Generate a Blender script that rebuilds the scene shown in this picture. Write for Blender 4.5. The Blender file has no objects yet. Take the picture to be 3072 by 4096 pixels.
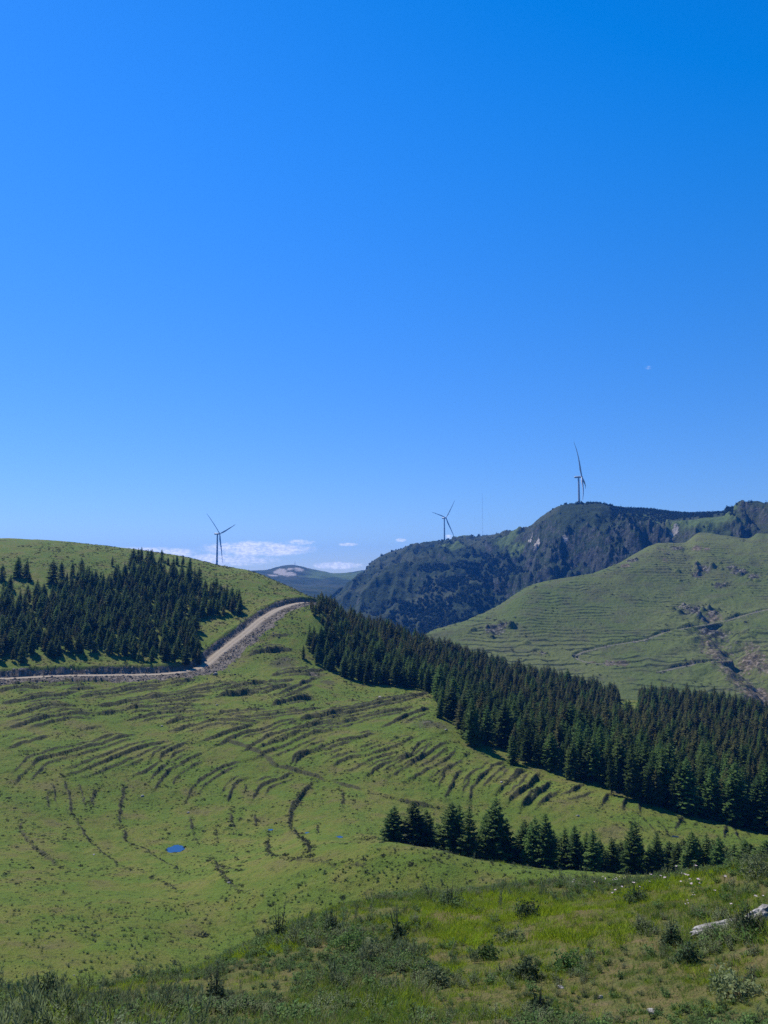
import bpy, math, random
import numpy as np
from mathutils import Vector, Matrix
R = math.radians
rng = np.random.default_rng(7)
random.seed(7)
scene = bpy.context.scene
COL = scene.collection

# ------------------------------------------------------------------ camera, sky, sun, exposure
PITCH, FOC = R(5.2), 3094.0
cam_d = bpy.data.cameras.new("camera")
cam_d.sensor_fit = 'VERTICAL'; cam_d.sensor_height = 36.0; cam_d.lens = 36.0 * FOC / 4096
cam_d.clip_start = 0.1; cam_d.clip_end = 30000
cam = bpy.data.objects.new("camera", cam_d); COL.objects.link(cam)
cam.location = (0, 0, 0); cam.rotation_euler = (R(90) + PITCH, 0, 0)
scene.camera = cam

SUN_AZ, SUN_EL = R(-44), R(52)          # azimuth from the view direction, clockwise
sd = bpy.data.lights.new("sun", 'SUN'); sd.energy = 5.0; sd.angle = R(0.5); sd.color = (1.0, 0.955, 0.87)
sun = bpy.data.objects.new("sun", sd); COL.objects.link(sun)
sv = Vector((math.sin(SUN_AZ) * math.cos(SUN_EL), math.cos(SUN_AZ) * math.cos(SUN_EL), math.sin(SUN_EL)))
sun.rotation_euler = sv.to_track_quat('Z', 'Y').to_euler(); sun.location = sv * 50

def nd(nt, t, ins=None, **props):
    n = nt.nodes.new(t)
    for k, v in props.items(): setattr(n, k, v)
    for k, v in (ins or {}).items():
        s = n.inputs[k]
        if isinstance(v, bpy.types.NodeSocket): nt.links.new(v, s)
        elif isinstance(v, tuple) and hasattr(s, 'default_value') and hasattr(s.default_value, '__len__') and len(s.default_value) == 4 and len(v) == 3: s.default_value = (*v, 1)
        else: s.default_value = v
    return n
def mth(nt, op, a, b=0.0, c=0.0, clamp=False):
    n = nd(nt, 'ShaderNodeMath', {0: a, 1: b, 2: c}, operation=op); n.use_clamp = clamp
    return n.outputs[0]
def mixc(nt, f, a, b, mode='MIX'):
    n = nd(nt, 'ShaderNodeMix', {0: f, 6: a, 7: b}, data_type='RGBA', blend_type=mode)
    return n.outputs[2]
def ramp(nt, v, lo, hi, a=0.0, b=1.0, smooth=True):
    n = nd(nt, 'ShaderNodeMapRange', {0: v, 1: lo, 2: hi, 3: a, 4: b}); n.clamp = True
    if smooth: n.interpolation_type = 'SMOOTHSTEP'
    return n.outputs[0]
def noise(nt, vec, scale, detail=3, rough=0.55, dist=0.0):
    return nd(nt, 'ShaderNodeTexNoise', {'Vector': vec, 'Scale': scale, 'Detail': detail, 'Roughness': rough, 'Distortion': dist}).outputs[0]

world = bpy.data.worlds.new("World"); scene.world = world; world.use_nodes = True
wt = world.node_tree; wt.nodes.clear()
sky = nd(wt, 'ShaderNodeTexSky', sky_type='NISHITA', sun_disc=False)
sky.sun_elevation = SUN_EL; sky.sun_rotation = SUN_AZ; sky.altitude = 1800; sky.air_density = 1.35; sky.dust_density = 0.15; sky.ozone_density = 3.2
tc = nd(wt, 'ShaderNodeTexCoord').outputs['Generated']
sep = nd(wt, 'ShaderNodeSeparateXYZ', {0: tc})
azn = mth(wt, 'MULTIPLY', mth(wt, 'ARCTAN2', sep.outputs[0], sep.outputs[1]), 180 / math.pi)
eln = mth(wt, 'MULTIPLY', mth(wt, 'ARCSINE', sep.outputs[2]), 180 / math.pi)
cvec = nd(wt, 'ShaderNodeCombineXYZ', {0: azn, 1: mth(wt, 'MULTIPLY', eln, 2.3), 2: 0.0}).outputs[0]
cn = noise(wt, cvec, 0.85, 7, 0.62, 0.3)
cn2 = noise(wt, cvec, 3.2, 5, 0.6)
cnn = mth(wt, 'ADD', mth(wt, 'MULTIPLY', cn, 0.72), mth(wt, 'MULTIPLY', cn2, 0.28))
def pel(px, py):                         # a direction in degrees
    X, Y = (px - 1536) / FOC, (2048 - py) / FOC
    dy = math.cos(PITCH) - Y * math.sin(PITCH); dz = math.sin(PITCH) + Y * math.cos(PITCH)
    return math.degrees(math.atan2(X, dy)), math.degrees(math.atan2(dz, math.hypot(X, dy)))
cl_mask = None
for (px, py, hw, hh, st) in [(1030, 2196, 5.2, 0.72, 1.0), (600, 2212, 4.3, 0.55, 1.0), (860, 2240, 6.0, 0.6, .9), (1395, 2178, 0.95, 0.17, .95), (1350, 2262, 2.4, 0.36, .95),
                             (1605, 2160, 0.6, 0.18, .85), (1796, 2147, 0.45, 0.22, .9), (2596, 1470, 0.5, 0.19, .5), (2806, 1478, 0.35, 0.13, .40), (1900, 2084, 0.5, 0.1, .35), (1200, 2170, 1.6, .3, .8)]:
    a, e = pel(px, py)
    dx = mth(wt, 'DIVIDE', mth(wt, 'SUBTRACT', azn, a), hw); dy = mth(wt, 'DIVIDE', mth(wt, 'SUBTRACT', eln, e), hh)
    d2 = mth(wt, 'ADD', mth(wt, 'MULTIPLY', dx, dx), mth(wt, 'MULTIPLY', dy, dy))
    m = mth(wt, 'MULTIPLY', ramp(wt, d2, 0.15, 1.25, 1.0, 0.0), st)
    cl_mask = m if cl_mask is None else mth(wt, 'MAXIMUM', cl_mask, m)
cl = ramp(wt, mth(wt, 'ADD', cnn, mth(wt, 'MULTIPLY', cl_mask, 0.42)), 0.66, 1.0)
cl = mth(wt, 'MULTIPLY', cl, mth(wt, 'MULTIPLY', ramp(wt, cl_mask, 0.03, 1.0, 0, 1, False), 0.98))
hs = nd(wt, 'ShaderNodeHueSaturation', {'Hue': 0.5, 'Saturation': 1.18, 'Value': 1.0, 'Color': sky.outputs[0]}).outputs[0]
skyc = mixc(wt, 1.0, hs, (0.755, 0.835, 1.27), 'MULTIPLY')
ssp = nd(wt, 'ShaderNodeSeparateColor', {0: skyc})
hzf = ramp(wt, eln, 2.0, 34.0, 0.86, 1.07)
skyc = nd(wt, 'ShaderNodeCombineColor', {0: mth(wt, 'MULTIPLY', hzf, mth(wt, 'MAXIMUM', mth(wt, 'SUBTRACT', ssp.outputs[0], 0.585), 0.0)), 1: mth(wt, 'MULTIPLY', hzf, ssp.outputs[1]), 2: mth(wt, 'MULTIPLY', ramp(wt, eln, 0.0, 35.0, .86, 1.17), ssp.outputs[2])}).outputs[0]
cloudc = mixc(wt, ramp(wt, cn2, .35, .65), (7.6, 8.0, 9.4), (10.4, 10.6, 11.0))
skyc = mixc(wt, cl, skyc, cloudc)
bg = nd(wt, 'ShaderNodeBackground', {'Color': skyc, 'Strength': 0.089})
wt.links.new(bg.outputs[0], nd(wt, 'ShaderNodeOutputWorld').inputs[0])

vs = scene.view_settings
vs.view_transform = 'Standard'; vs.look = 'None'; vs.exposure = 0.4; vs.gamma = 1.0; vs.use_curve_mapping = False
cy = scene.cycles
cy.use_denoising = False; cy.max_bounces = 5; cy.diffuse_bounces = 2; cy.glossy_bounces = 2; cy.transmission_bounces = 2
cy.volume_bounces = 0; cy.transparent_max_bounces = 6; cy.use_adaptive_sampling = True; cy.adaptive_threshold = 0.01

# ------------------------------------------------------------------ helpers: directions, noise, interpolation
def ae(px, py):
    X, Y = (np.asarray(px, float) - 1536) / FOC, (2048 - np.asarray(py, float)) / FOC
    dy = math.cos(PITCH) - Y * math.sin(PITCH); dz = math.sin(PITCH) + Y * math.cos(PITCH)
    return np.arctan2(X, dy), dz / np.hypot(X, dy)
def project(x, y, z):
    c, s = math.cos(PITCH), math.sin(PITCH)
    dep = y * c + z * s; up = -y * s + z * c
    return 1536 + FOC * x / dep, 2048 - FOC * up / dep
def pchip(xk, yk, x):
    xk = np.asarray(xk, float); yk = np.asarray(yk, float)
    h = np.diff(xk); d = np.diff(yk) / h; m = np.zeros_like(yk); m[0] = d[0]; m[-1] = d[-1]
    if len(xk) > 2:
        w1 = 2 * h[1:] + h[:-1]; w2 = h[1:] + 2 * h[:-1]; ok = d[:-1] * d[1:] > 0
        a = np.where(ok, d[:-1], 1); b = np.where(ok, d[1:], 1)
        m[1:-1] = np.where(ok, (w1 + w2) / (w1 / a + w2 / b), 0)
    x = np.clip(x, xk[0], xk[-1]); i = np.clip(np.searchsorted(xk, x) - 1, 0, len(h) - 1)
    t = (x - xk[i]) / h[i]; t2 = t * t; t3 = t2 * t
    return (2*t3-3*t2+1)*yk[i] + (t3-2*t2+t)*h[i]*m[i] + (-2*t3+3*t2)*yk[i+1] + (t3-t2)*h[i]*m[i+1]
def vnoise(x, y, seed=0):
    xi = np.floor(x).astype(np.int64); yi = np.floor(y).astype(np.int64)
    fx = x - xi; fy = y - yi; fx = fx*fx*fx*(fx*(fx*6-15)+10); fy = fy*fy*fy*(fy*(fy*6-15)+10)
    def h(a, b):
        n = (a * 374761393 + b * 668265263 + seed * 974634777) & 0x7fffffff
        n = ((n ^ (n >> 13)) * 1274126177) & 0x7fffffff
        n = ((n ^ (n >> 16)) * 668265263) & 0x7fffffff
        return (n ^ (n >> 15)).astype(float) / 0x7fffffff * 2 - 1
    return (h(xi, yi)*(1-fx)+h(xi+1, yi)*fx)*(1-fy) + (h(xi, yi+1)*(1-fx)+h(xi+1, yi+1)*fx)*fy
def fbm(x, y, scale, octv=4, seed=0, gain=0.5):
    s = 0; a = 1; t = 0; c, q = math.cos(0.6), math.sin(0.6)
    x = x / scale; y = y / scale
    for i in range(octv):
        s = s + a * vnoise(x, y, seed + i * 17); t += a; a *= gain
        x, y = (x * c - y * q) * 2.03 + 5.1, (x * q + y * c) * 2.03 + 1.7
    return s / t
def sst(a, b, x):
    t = np.clip((x - a) / (b - a), 0, 1); return t * t * (3 - 2 * t)

class Sheet:
    """a hill: elevation known along several lines running across the view, each at its own distance"""
    def __init__(s, lines, az, r):
        s.az = az; s.r = r; u = np.log(r)
        E = []; U = []
        for L in lines:
            A = []; e = []; lr = []
            for p in L:
                if len(p) == 4: a, _ = ae(p[0], 2330.0); ee = p[3] / p[2]
                else: a, ee = ae(p[0], p[1])
                A.append(float(a)); e.append(float(ee)); lr.append(math.log(p[2]))
            o = np.argsort(A); A = np.array(A)[o]
            if len(A) == 1: E.append(np.full(az.shape, e[0])); U.append(np.full(az.shape, lr[0]))
            else: E.append(pchip(A, np.array(e)[o], az)); U.append(pchip(A, np.array(lr)[o], az))
        E = np.array(E); U = np.array(U)
        for k in range(1, len(U)): U[k] = np.maximum(U[k], U[k-1] + 0.01)
        Z = np.empty((len(r), len(az)))
        for j in range(len(az)): Z[:, j] = pchip(U[:, j], E[:, j], u) * r
        s.Z = Z; s.X = np.outer(r, np.sin(az)); s.Y = np.outer(r, np.cos(az))
        s.base = Z.copy(); s.attr = {}
    def _at(s, Z, x, y):
        x = np.asarray(x, float); y = np.asarray(y, float)
        a = np.arctan2(x, y); rr = np.hypot(x, y)
        j = np.clip(np.searchsorted(s.az, a) - 1, 0, len(s.az) - 2); i = np.clip(np.searchsorted(s.r, rr) - 1, 0, len(s.r) - 2)
        fa = np.clip((a - s.az[j]) / (s.az[j+1] - s.az[j]), 0, 1); fr = np.clip((rr - s.r[i]) / (s.r[i+1] - s.r[i]), 0, 1)
        return (Z[i, j]*(1-fa)+Z[i, j+1]*fa)*(1-fr) + (Z[i+1, j]*(1-fa)+Z[i+1, j+1]*fa)*fr
    def H(s, x, y): return s._at(s.Z, x, y)
    def hit(s, px, py, rmin=0, skip=0.0):
        a, e = ae(px, py); a = float(a); e = float(e)
        j = int(np.clip(np.searchsorted(s.az, a) - 1, 0, len(s.az) - 2)); fa = (a - s.az[j]) / (s.az[j+1] - s.az[j])
        ez = (s.base[:, j]*(1-fa)+s.base[:, j+1]*fa) / s.r
        ok = np.nonzero((ez >= e) & (s.r > rmin))[0]
        if not len(ok): i = int(np.argmax(np.where(s.r > rmin, ez, -9))); rr = s.r[i]
        else:
            i = int(ok[0])
            if i > 0 and ez[i] != ez[i-1] and s.r[i-1] > rmin: rr = s.r[i-1] + (s.r[i]-s.r[i-1]) * (e-ez[i-1])/(ez[i]-ez[i-1])
            else: rr = s.r[i]
        return np.array([rr*math.sin(a), rr*math.cos(a)])
    def near(s, P, pad):
        a = np.arctan2(P[:, 0], P[:, 1]); rr = np.hypot(P[:, 0], P[:, 1]); pa = pad / rr.min()
        j0, j1 = np.searchsorted(s.az, [a.min()-pa, a.max()+pa]); i0, i1 = np.searchsorted(s.r, [rr.min()-pad, rr.max()+pad])
        return slice(i0, i1), slice(j0, j1)
    def dist(s, P, pad):
        """distance, parameter in metres and length along a polyline for the vertices near it"""
        sl = s.near(P, pad); x = s.X[sl]; y = s.Y[sl]
        best = np.full(x.shape, 1e9); par = np.zeros(x.shape); side = np.zeros(x.shape); acc = 0
        for k in range(len(P) - 1):
            d = P[k+1] - P[k]; L = float(np.hypot(*d))
            if L < 1e-6: continue
            t = np.clip(((x-P[k][0])*d[0] + (y-P[k][1])*d[1]) / L**2, 0, 1)
            qx = P[k][0] + t*d[0]; qy = P[k][1] + t*d[1]; dd = np.hypot(x-qx, y-qy); m = dd < best
            cr = (x-P[k][0])*(-d[1])/L + (y-P[k][1])*d[0]/L
            best = np.where(m, dd, best); par = np.where(m, acc + t*L, par); side = np.where(m, np.sign(cr), side); acc += L
        return sl, best, par, side, acc
    def A(s, name):
        if name not in s.attr: s.attr[name] = np.zeros(s.Z.shape)
        return s.attr[name]
    def build(s, name, mat):
        nr, na = s.Z.shape
        V = np.stack([s.X, s.Y, s.Z], -1).reshape(-1, 3)
        i = np.arange(nr-1)[:, None]*na + np.arange(na-1)[None, :]
        F = np.stack([i, i+1, i+1+na, i+na], -1).reshape(-1, 4)
        o = mesh_obj(name, V, F, [mat], smooth=True)
        for k, v in s.attr.items():
            at = o.data.attributes.new(k, 'FLOAT', 'POINT'); at.data.foreach_set('value', v.reshape(-1).astype(np.float32))
        return o

def mesh_data(name, V, F, mats, mi=None, smooth=False):
    """F: an (n,k) array or a list of such arrays"""
    Fs = F if isinstance(F, list) else [F]
    me = bpy.data.meshes.new(name)
    nl = sum(f.size for f in Fs); npoly = sum(len(f) for f in Fs)
    me.vertices.add(len(V)); me.vertices.foreach_set('co', np.asarray(V, np.float32).reshape(-1))
    me.loops.add(nl); me.loops.foreach_set('vertex_index', np.concatenate([f.reshape(-1) for f in Fs]).astype(np.int32))
    me.polygons.add(npoly)
    tot = np.concatenate([np.full(len(f), f.shape[1]) for f in Fs]); st = np.concatenate([[0], np.cumsum(tot)[:-1]])
    me.polygons.foreach_set('loop_start', st.astype(np.int32))
    try: me.polygons.foreach_set('loop_total', tot.astype(np.int32))
    except Exception: pass
    if mi is not None: me.polygons.foreach_set('material_index', np.asarray(mi, np.int32))
    me.polygons.foreach_set('use_smooth', np.full(npoly, smooth))
    for m in mats: me.materials.append(m)
    me.update(calc_edges=True); me.validate()
    return me
def mesh_obj(name, V, F, mats, mi=None, smooth=False, parent=None, link=True):
    o = bpy.data.objects.new(name, mesh_data(name, V, F, mats, mi, smooth))
    if link: COL.objects.link(o)
    if parent is not None: o.parent = parent
    return o
def tag(o, label=None, cat=None, group=None, kind=None):
    if label: o['label'] = label
    if cat: o['category'] = cat
    if group: o['group'] = group
    if kind: o['kind'] = kind
    return o
def tube(P, rad, n=8, cap=True):
    """verts and quads of a tube along points P with radii rad"""
    P = [Vector(p) for p in P]; V = []; F = []
    for i, p in enumerate(P):
        d = (P[min(i+1, len(P)-1)] - P[max(i-1, 0)]).normalized()
        a = Vector((1, 0, 0)) if abs(d.x) < .9 else Vector((0, 1, 0)); u = d.cross(a).normalized(); v = d.cross(u)
        for k in range(n):
            t = 2*math.pi*k/n; V.append(p + (u*math.cos(t) + v*math.sin(t))*rad[i])
    for i in range(len(P)-1):
        for k in range(n): F.append((i*n+k, i*n+(k+1) % n, (i+1)*n+(k+1) % n, (i+1)*n+k))
    return np.array([list(v) for v in V]), np.array(F)
def join(parts):
    """list of (V, F(quads), material index)"""
    V = []; F = []; M = []; o = 0
    for v, f, m in parts:
        V.append(v); F.append(f + o); M.append(np.full(len(f), m)); o += len(v)
    return np.concatenate(V), np.concatenate(F), np.concatenate(M)

# ------------------------------------------------------------------ materials
def new_mat(name):
    m = bpy.data.materials.new(name); m.use_nodes = True; nt = m.node_tree; nt.nodes.clear()
    return m, nt
def finish(nt, col, rough=0.9, normal=None, spec=0.2, trans=0.0, **kw):
    ins = {'Base Color': col, 'Roughness': rough, 'Specular IOR Level': spec}
    if normal is not None: ins['Normal'] = normal
    ins.update(kw)
    b = nd(nt, 'ShaderNodeBsdfPrincipled', ins); sh = b.outputs[0]
    if trans > 0:
        t = nd(nt, 'ShaderNodeBsdfTranslucent', {'Color': col})
        sh = nd(nt, 'ShaderNodeMixShader', {0: trans, 1: sh, 2: t.outputs[0]}).outputs[0]
    nt.links.new(sh, nd(nt, 'ShaderNodeOutputMaterial').inputs[0])
def attr(nt, n): return nd(nt, 'ShaderNodeAttribute', attribute_name=n).outputs['Fac']
def bump(nt, h, strength, dist): return nd(nt, 'ShaderNodeBump', {'Height': h, 'Strength': strength, 'Distance': dist}).outputs[0]

def mat_ground():
    m, nt = new_mat("pasture")
    P = nd(nt, 'ShaderNodeNewGeometry').outputs['Position']
    big = noise(nt, P, 0.022, 4); mid = noise(nt, P, 0.13, 5, 0.65); fine = noise(nt, P, 0.9, 5, 0.75); vf = noise(nt, P, 4.5, 4, 0.75)
    c = mixc(nt, ramp(nt, big, .35, .65), (0.108, 0.128, 0.022), (0.152, 0.158, 0.034))
    c = mixc(nt, ramp(nt, mid, .40, .62, 0, .85), c, (0.088, 0.138, 0.020))
    c = mixc(nt, ramp(nt, mid, .32, .47, .85, 0), c, (0.125, 0.112, 0.042))
    c = mixc(nt, ramp(nt, fine, .54, .64, 0, .75), c, (0.034, 0.050, 0.014))
    c = mixc(nt, ramp(nt, fine, .26, .42, .45, 0), c, (0.190, 0.195, 0.055))
    c = mixc(nt, ramp(nt, vf, .54, .64, 0, .8), c, (0.036, 0.048, 0.016))
    bank = attr(nt, 'bank')
    bc = mixc(nt, ramp(nt, vf, .4, .6), (0.046, 0.050, 0.022), (0.088, 0.078, 0.046))
    c = mixc(nt, mth(nt, 'MULTIPLY', ramp(nt, mth(nt, 'ADD', bank, mth(nt, 'MULTIPLY', mth(nt, 'SUBTRACT', fine, .5), 1.2)), .22, .7), .88), c, bc)
    spoil = attr(nt, 'spoil')
    vor = nd(nt, 'ShaderNodeTexVoronoi', {'Vector': P, 'Scale': 1.0}).outputs['Color']
    vs_ = nd(nt, 'ShaderNodeSeparateColor', {0: vor}).outputs[0]
    sc = mixc(nt, vs_, (0.085, 0.068, 0.050), (0.20, 0.172, 0.138))
    c = mixc(nt, ramp(nt, mth(nt, 'ADD', spoil, mth(nt, 'MULTIPLY', mth(nt, 'SUBTRACT', mid, .5), .9)), .35, .6), c, sc)
    bare = attr(nt, 'bare')
    c = mixc(nt, ramp(nt, mth(nt, 'ADD', bare, mth(nt, 'MULTIPLY', mth(nt, 'SUBTRACT', fine, .5), .8)), .4, .65), c, mixc(nt, vf, (0.12, 0.085, 0.05), (0.26, 0.19, 0.12)))
    kn = attr(nt, 'knoll')
    kc = mixc(nt, ramp(nt, fine, .35, .65), (0.070, 0.085, 0.022), (0.140, 0.105, 0.045))
    c = mixc(nt, mth(nt, 'MULTIPLY', kn, .75), c, kc)
    hgt = mth(nt, 'ADD', mth(nt, 'MULTIPLY', fine, .6), mth(nt, 'MULTIPLY', vf, .25))
    finish(nt, c, 0.95, bump(nt, hgt, 0.9, 0.9), 0.08)
    return m
def mat_terraced():
    m, nt = new_mat("terraced_hill")
    P = nd(nt, 'ShaderNodeNewGeometry').outputs['Position']
    big = noise(nt, P, 0.008, 4); mid = noise(nt, P, 0.05, 5, 0.6); fine = noise(nt, P, 0.33, 5, 0.7)
    st = nd(nt, 'ShaderNodeMapping', {'Vector': P, 'Scale': (1, 1, 9)}).outputs[0]
    s2 = noise(nt, st, 0.10, 4, 0.6)
    c = mixc(nt, ramp(nt, big, .35, .65), (0.078, 0.104, 0.026), (0.108, 0.122, 0.038))
    c = mixc(nt, ramp(nt, mid, .45, .65, 0, .6), c, (0.080, 0.078, 0.040))
    c = mixc(nt, ramp(nt, fine, .52, .7, 0, .55), c, (0.035, 0.050, 0.020))
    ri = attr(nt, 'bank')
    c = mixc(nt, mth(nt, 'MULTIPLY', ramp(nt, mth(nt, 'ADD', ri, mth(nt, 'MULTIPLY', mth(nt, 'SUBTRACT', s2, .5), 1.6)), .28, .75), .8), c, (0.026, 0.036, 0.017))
    ro = attr(nt, 'spoil')
    vor = nd(nt, 'ShaderNodeTexVoronoi', {'Vector': P, 'Scale': 0.5}).outputs['Color']
    vs_ = nd(nt, 'ShaderNodeSeparateColor', {0: vor}).outputs[0]
    rc = mixc(nt, ramp(nt, vs_, .4, .9), (0.040, 0.040, 0.028), (0.17, 0.155, 0.125))
    c = mixc(nt, ramp(nt, mth(nt, 'ADD', ro, mth(nt, 'MULTIPLY', mth(nt, 'SUBTRACT', fine, .5), 1.4)), .42, .62), c, rc)
    ba = attr(nt, 'bare')
    c = mixc(nt, ramp(nt, mth(nt, 'ADD', ba, mth(nt, 'MULTIPLY', mth(nt, 'SUBTRACT', fine, .5), 1.2)), .4, .65), c, mixc(nt, ramp(nt, vs_, .45, .95), (0.075, 0.062, 0.036), (0.20, 0.160, 0.118)))
    finish(nt, c, 0.95, bump(nt, fine, 0.8, 1.6), 0.08)
    return m
def mat_mountain():
    m, nt = new_mat("mountain_rock")
    g = nd(nt, 'ShaderNodeNewGeometry'); P = g.outputs['Position']; N = g.outputs['True Normal']
    nz = nd(nt, 'ShaderNodeSeparateXYZ', {0: N}).outputs[2]
    big = noise(nt, P, 0.006, 4); mid = noise(nt, P, 0.028, 6, 0.65); fine = noise(nt, P, 0.14, 5, 0.7)
    c = mixc(nt, ramp(nt, mid, .38, .62), (0.012, 0.024, 0.011), (0.030, 0.045, 0.018))
    c = mixc(nt, ramp(nt, big, .46, .6, 0, .75), c, (0.052, 0.060, 0.030))
    c = mixc(nt, ramp(nt, fine, .5, .66, 0, .7), c, (0.016, 0.026, 0.014))
    rock = mth(nt, 'ADD', ramp(nt, nz, .60, .36, 0, 1), mth(nt, 'MULTIPLY', mth(nt, 'SUBTRACT', fine, .5), 1.6))
    rc = mixc(nt, ramp(nt, fine, .35, .65), (0.022, 0.027, 0.026), (0.085, 0.084, 0.074))
    c = mixc(nt, ramp(nt, rock, .55, .95, 0, .8), c, rc)
    gr = attr(nt, 'grass')
    c = mixc(nt, mth(nt, 'MULTIPLY', ramp(nt, mth(nt, 'ADD', gr, mth(nt, 'MULTIPLY', mth(nt, 'SUBTRACT', mid, .5), 1.0)), .35, .65), .9), c, mixc(nt, fine, (0.055, 0.088, 0.024), (0.095, 0.125, 0.038)))
    ba = attr(nt, 'bare')
    c = mixc(nt, ramp(nt, mth(nt, 'ADD', ba, mth(nt, 'MULTIPLY', mth(nt, 'SUBTRACT', fine, .5), 1.0)), .4, .6), c, mixc(nt, fine, (0.15, 0.13, 0.11), (0.42, 0.38, 0.34)))
    finish(nt, c, 0.95, bump(nt, mth(nt, 'ADD', mid, mth(nt, 'MULTIPLY', fine, .5)), 0.7, 8.0), 0.08)
    return m
def mat_leaf(name, ca, cb, trans=0.25, var=0.35, nscale=0.8, rough=0.75):
    m, nt = new_mat(name)
    oi = nd(nt, 'ShaderNodeObjectInfo').outputs['Random']
    oc = nd(nt, 'ShaderNodeTexCoord').outputs['Object']
    n = noise(nt, oc, nscale, 3)
    c = mixc(nt, ramp(nt, n, .35, .65), ca, cb)
    c = nd(nt, 'ShaderNodeHueSaturation', {'Hue': ramp(nt, oi, 0, 1, .5 - .035 * var, .5 + .03 * var, False), 'Saturation': 1.0, 'Value': ramp(nt, mth(nt, 'FRACT', mth(nt, 'MULTIPLY', oi, 7.31)), 0, 1, 1 - var, 1 + var, False), 'Color': c}).outputs[0]
    finish(nt, c, rough, None, 0.15, trans)
    return m
def mat_plain(name, col, rough=0.8, spec=0.3, nscale=None, col2=None, bd=0.0, **kw):
    m, nt = new_mat(name)
    c = col; nrm = None
    if nscale:
        oc = nd(nt, 'ShaderNodeTexCoord').outputs['Object']; n = noise(nt, oc, nscale, 6, 0.65)
        c = mixc(nt, ramp(nt, n, .35, .65), col, col2)
        if bd: nrm = bump(nt, n, 0.8, bd)
    finish(nt, c, rough, nrm, spec, **kw)
    return m
M = dict(
    ground=mat_ground(), terr=mat_terraced(), mount=mat_mountain(),
    spruce=mat_leaf("spruce_needles", (0.055, 0.108, 0.026), (0.125, 0.185, 0.042), .5, .45),
    larch=mat_leaf("larch_needles", (0.095, 0.115, 0.034), (0.16, 0.155, 0.050), .45, .3),
    bark=mat_plain("bark", (0.055, 0.040, 0.030), .95, .1, 6, (0.10, 0.078, 0.06), .02),
    grassy=mat_leaf("grass_blades", (0.175, 0.255, 0.012), (0.26, 0.32, 0.02), .5, .35, 3),
    grassg=mat_leaf("green_grass_blades", (0.10, 0.165, 0.024), (0.145, 0.21, 0.035), .5, .35, 3),
    straw=mat_leaf("straw_grass", (0.24, 0.215, 0.10), (0.19, 0.19, 0.08), .4, .3, 3),
    herb=mat_leaf("herb_leaves", (0.055, 0.110, 0.026), (0.110, 0.175, 0.045), .4, .35, 4),
    sage=mat_leaf("grey_green_leaves", (0.125, 0.160, 0.066), (0.18, 0.215, 0.10), .4, .3, 4),
    darkb=mat_leaf("dark_shrub_leaves", (0.035, 0.060, 0.024), (0.065, 0.092, 0.040), .3, .3, 4),
    stalk=mat_leaf("dry_stalks", (0.100, 0.078, 0.052), (0.150, 0.125, 0.082), .1, .3, 3),
    petal=mat_leaf("pale_petals", (0.62, 0.50, 0.52), (0.75, 0.68, 0.66), .3, .15, 9),
    tuss=mat_leaf("tussock_leaves", (0.034, 0.046, 0.016), (0.070, 0.076, 0.030), .2, .4, 2),
    wood=mat_leaf("broadleaf_wood", (0.016, 0.036, 0.022), (0.030, 0.052, 0.028), .15, .45, .2),
    rock=mat_plain("pale_rock", (0.15, 0.135, 0.12), .9, .2, 1.6, (0.34, 0.31, 0.27), .05),
    stone=mat_plain("white_stone", (0.16, 0.145, 0.125), .85, .2, 5, (0.34, 0.32, 0.29), .03),
    pebble=mat_leaf("spoil_rock", (0.11, 0.088, 0.064), (0.25, 0.208, 0.160), 0, .5, 1.0, .9),
    paint=mat_plain("backlit_turbine_paint", (0.42, 0.43, 0.45), .45, .3, .08, (0.38, 0.39, 0.41)),  # white paint greyed down: the backlit shade is put into the colour
    steel=mat_plain("galvanised_steel", (0.30, 0.31, 0.32), .5, .5),
)
def mat_road(ca, cb, cc):
    m, nt = new_mat("gravel_road")
    P = nd(nt, 'ShaderNodeNewGeometry').outputs['Position']; v = attr(nt, 'across')
    n = noise(nt, P, 1.2, 6, .7); n2 = noise(nt, P, .12, 3)
    c = mixc(nt, ramp(nt, n, .35, .65), ca, cb)
    c = mixc(nt, ramp(nt, n2, .4, .6, 0, .4), c, (0.25, 0.215, 0.17))
    tr = mth(nt, 'ABSOLUTE', mth(nt, 'SUBTRACT', mth(nt, 'ABSOLUTE', v), .45))
    c = mixc(nt, ramp(nt, tr, .06, .22, .55, 0), c, cc)
    finish(nt, c, .95, bump(nt, n, .6, .08), .1)
    return m
M['road'] = mat_road((0.20, 0.158, 0.110), (0.29, 0.235, 0.172), (.34, .285, .215)); M['track'] = mat_road((0.095, 0.095, 0.062), (0.14, 0.13, 0.095), (.16, .15, .115))
def mat_water():
    m, nt = new_mat("pond_water")
    P = nd(nt, 'ShaderNodeNewGeometry').outputs['Position']
    finish(nt, (0.015, 0.03, 0.06), .04, bump(nt, noise(nt, P, 3, 2), .05, .02), 1.0, IOR=1.75)
    return m
M['water'] = mat_water()

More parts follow.
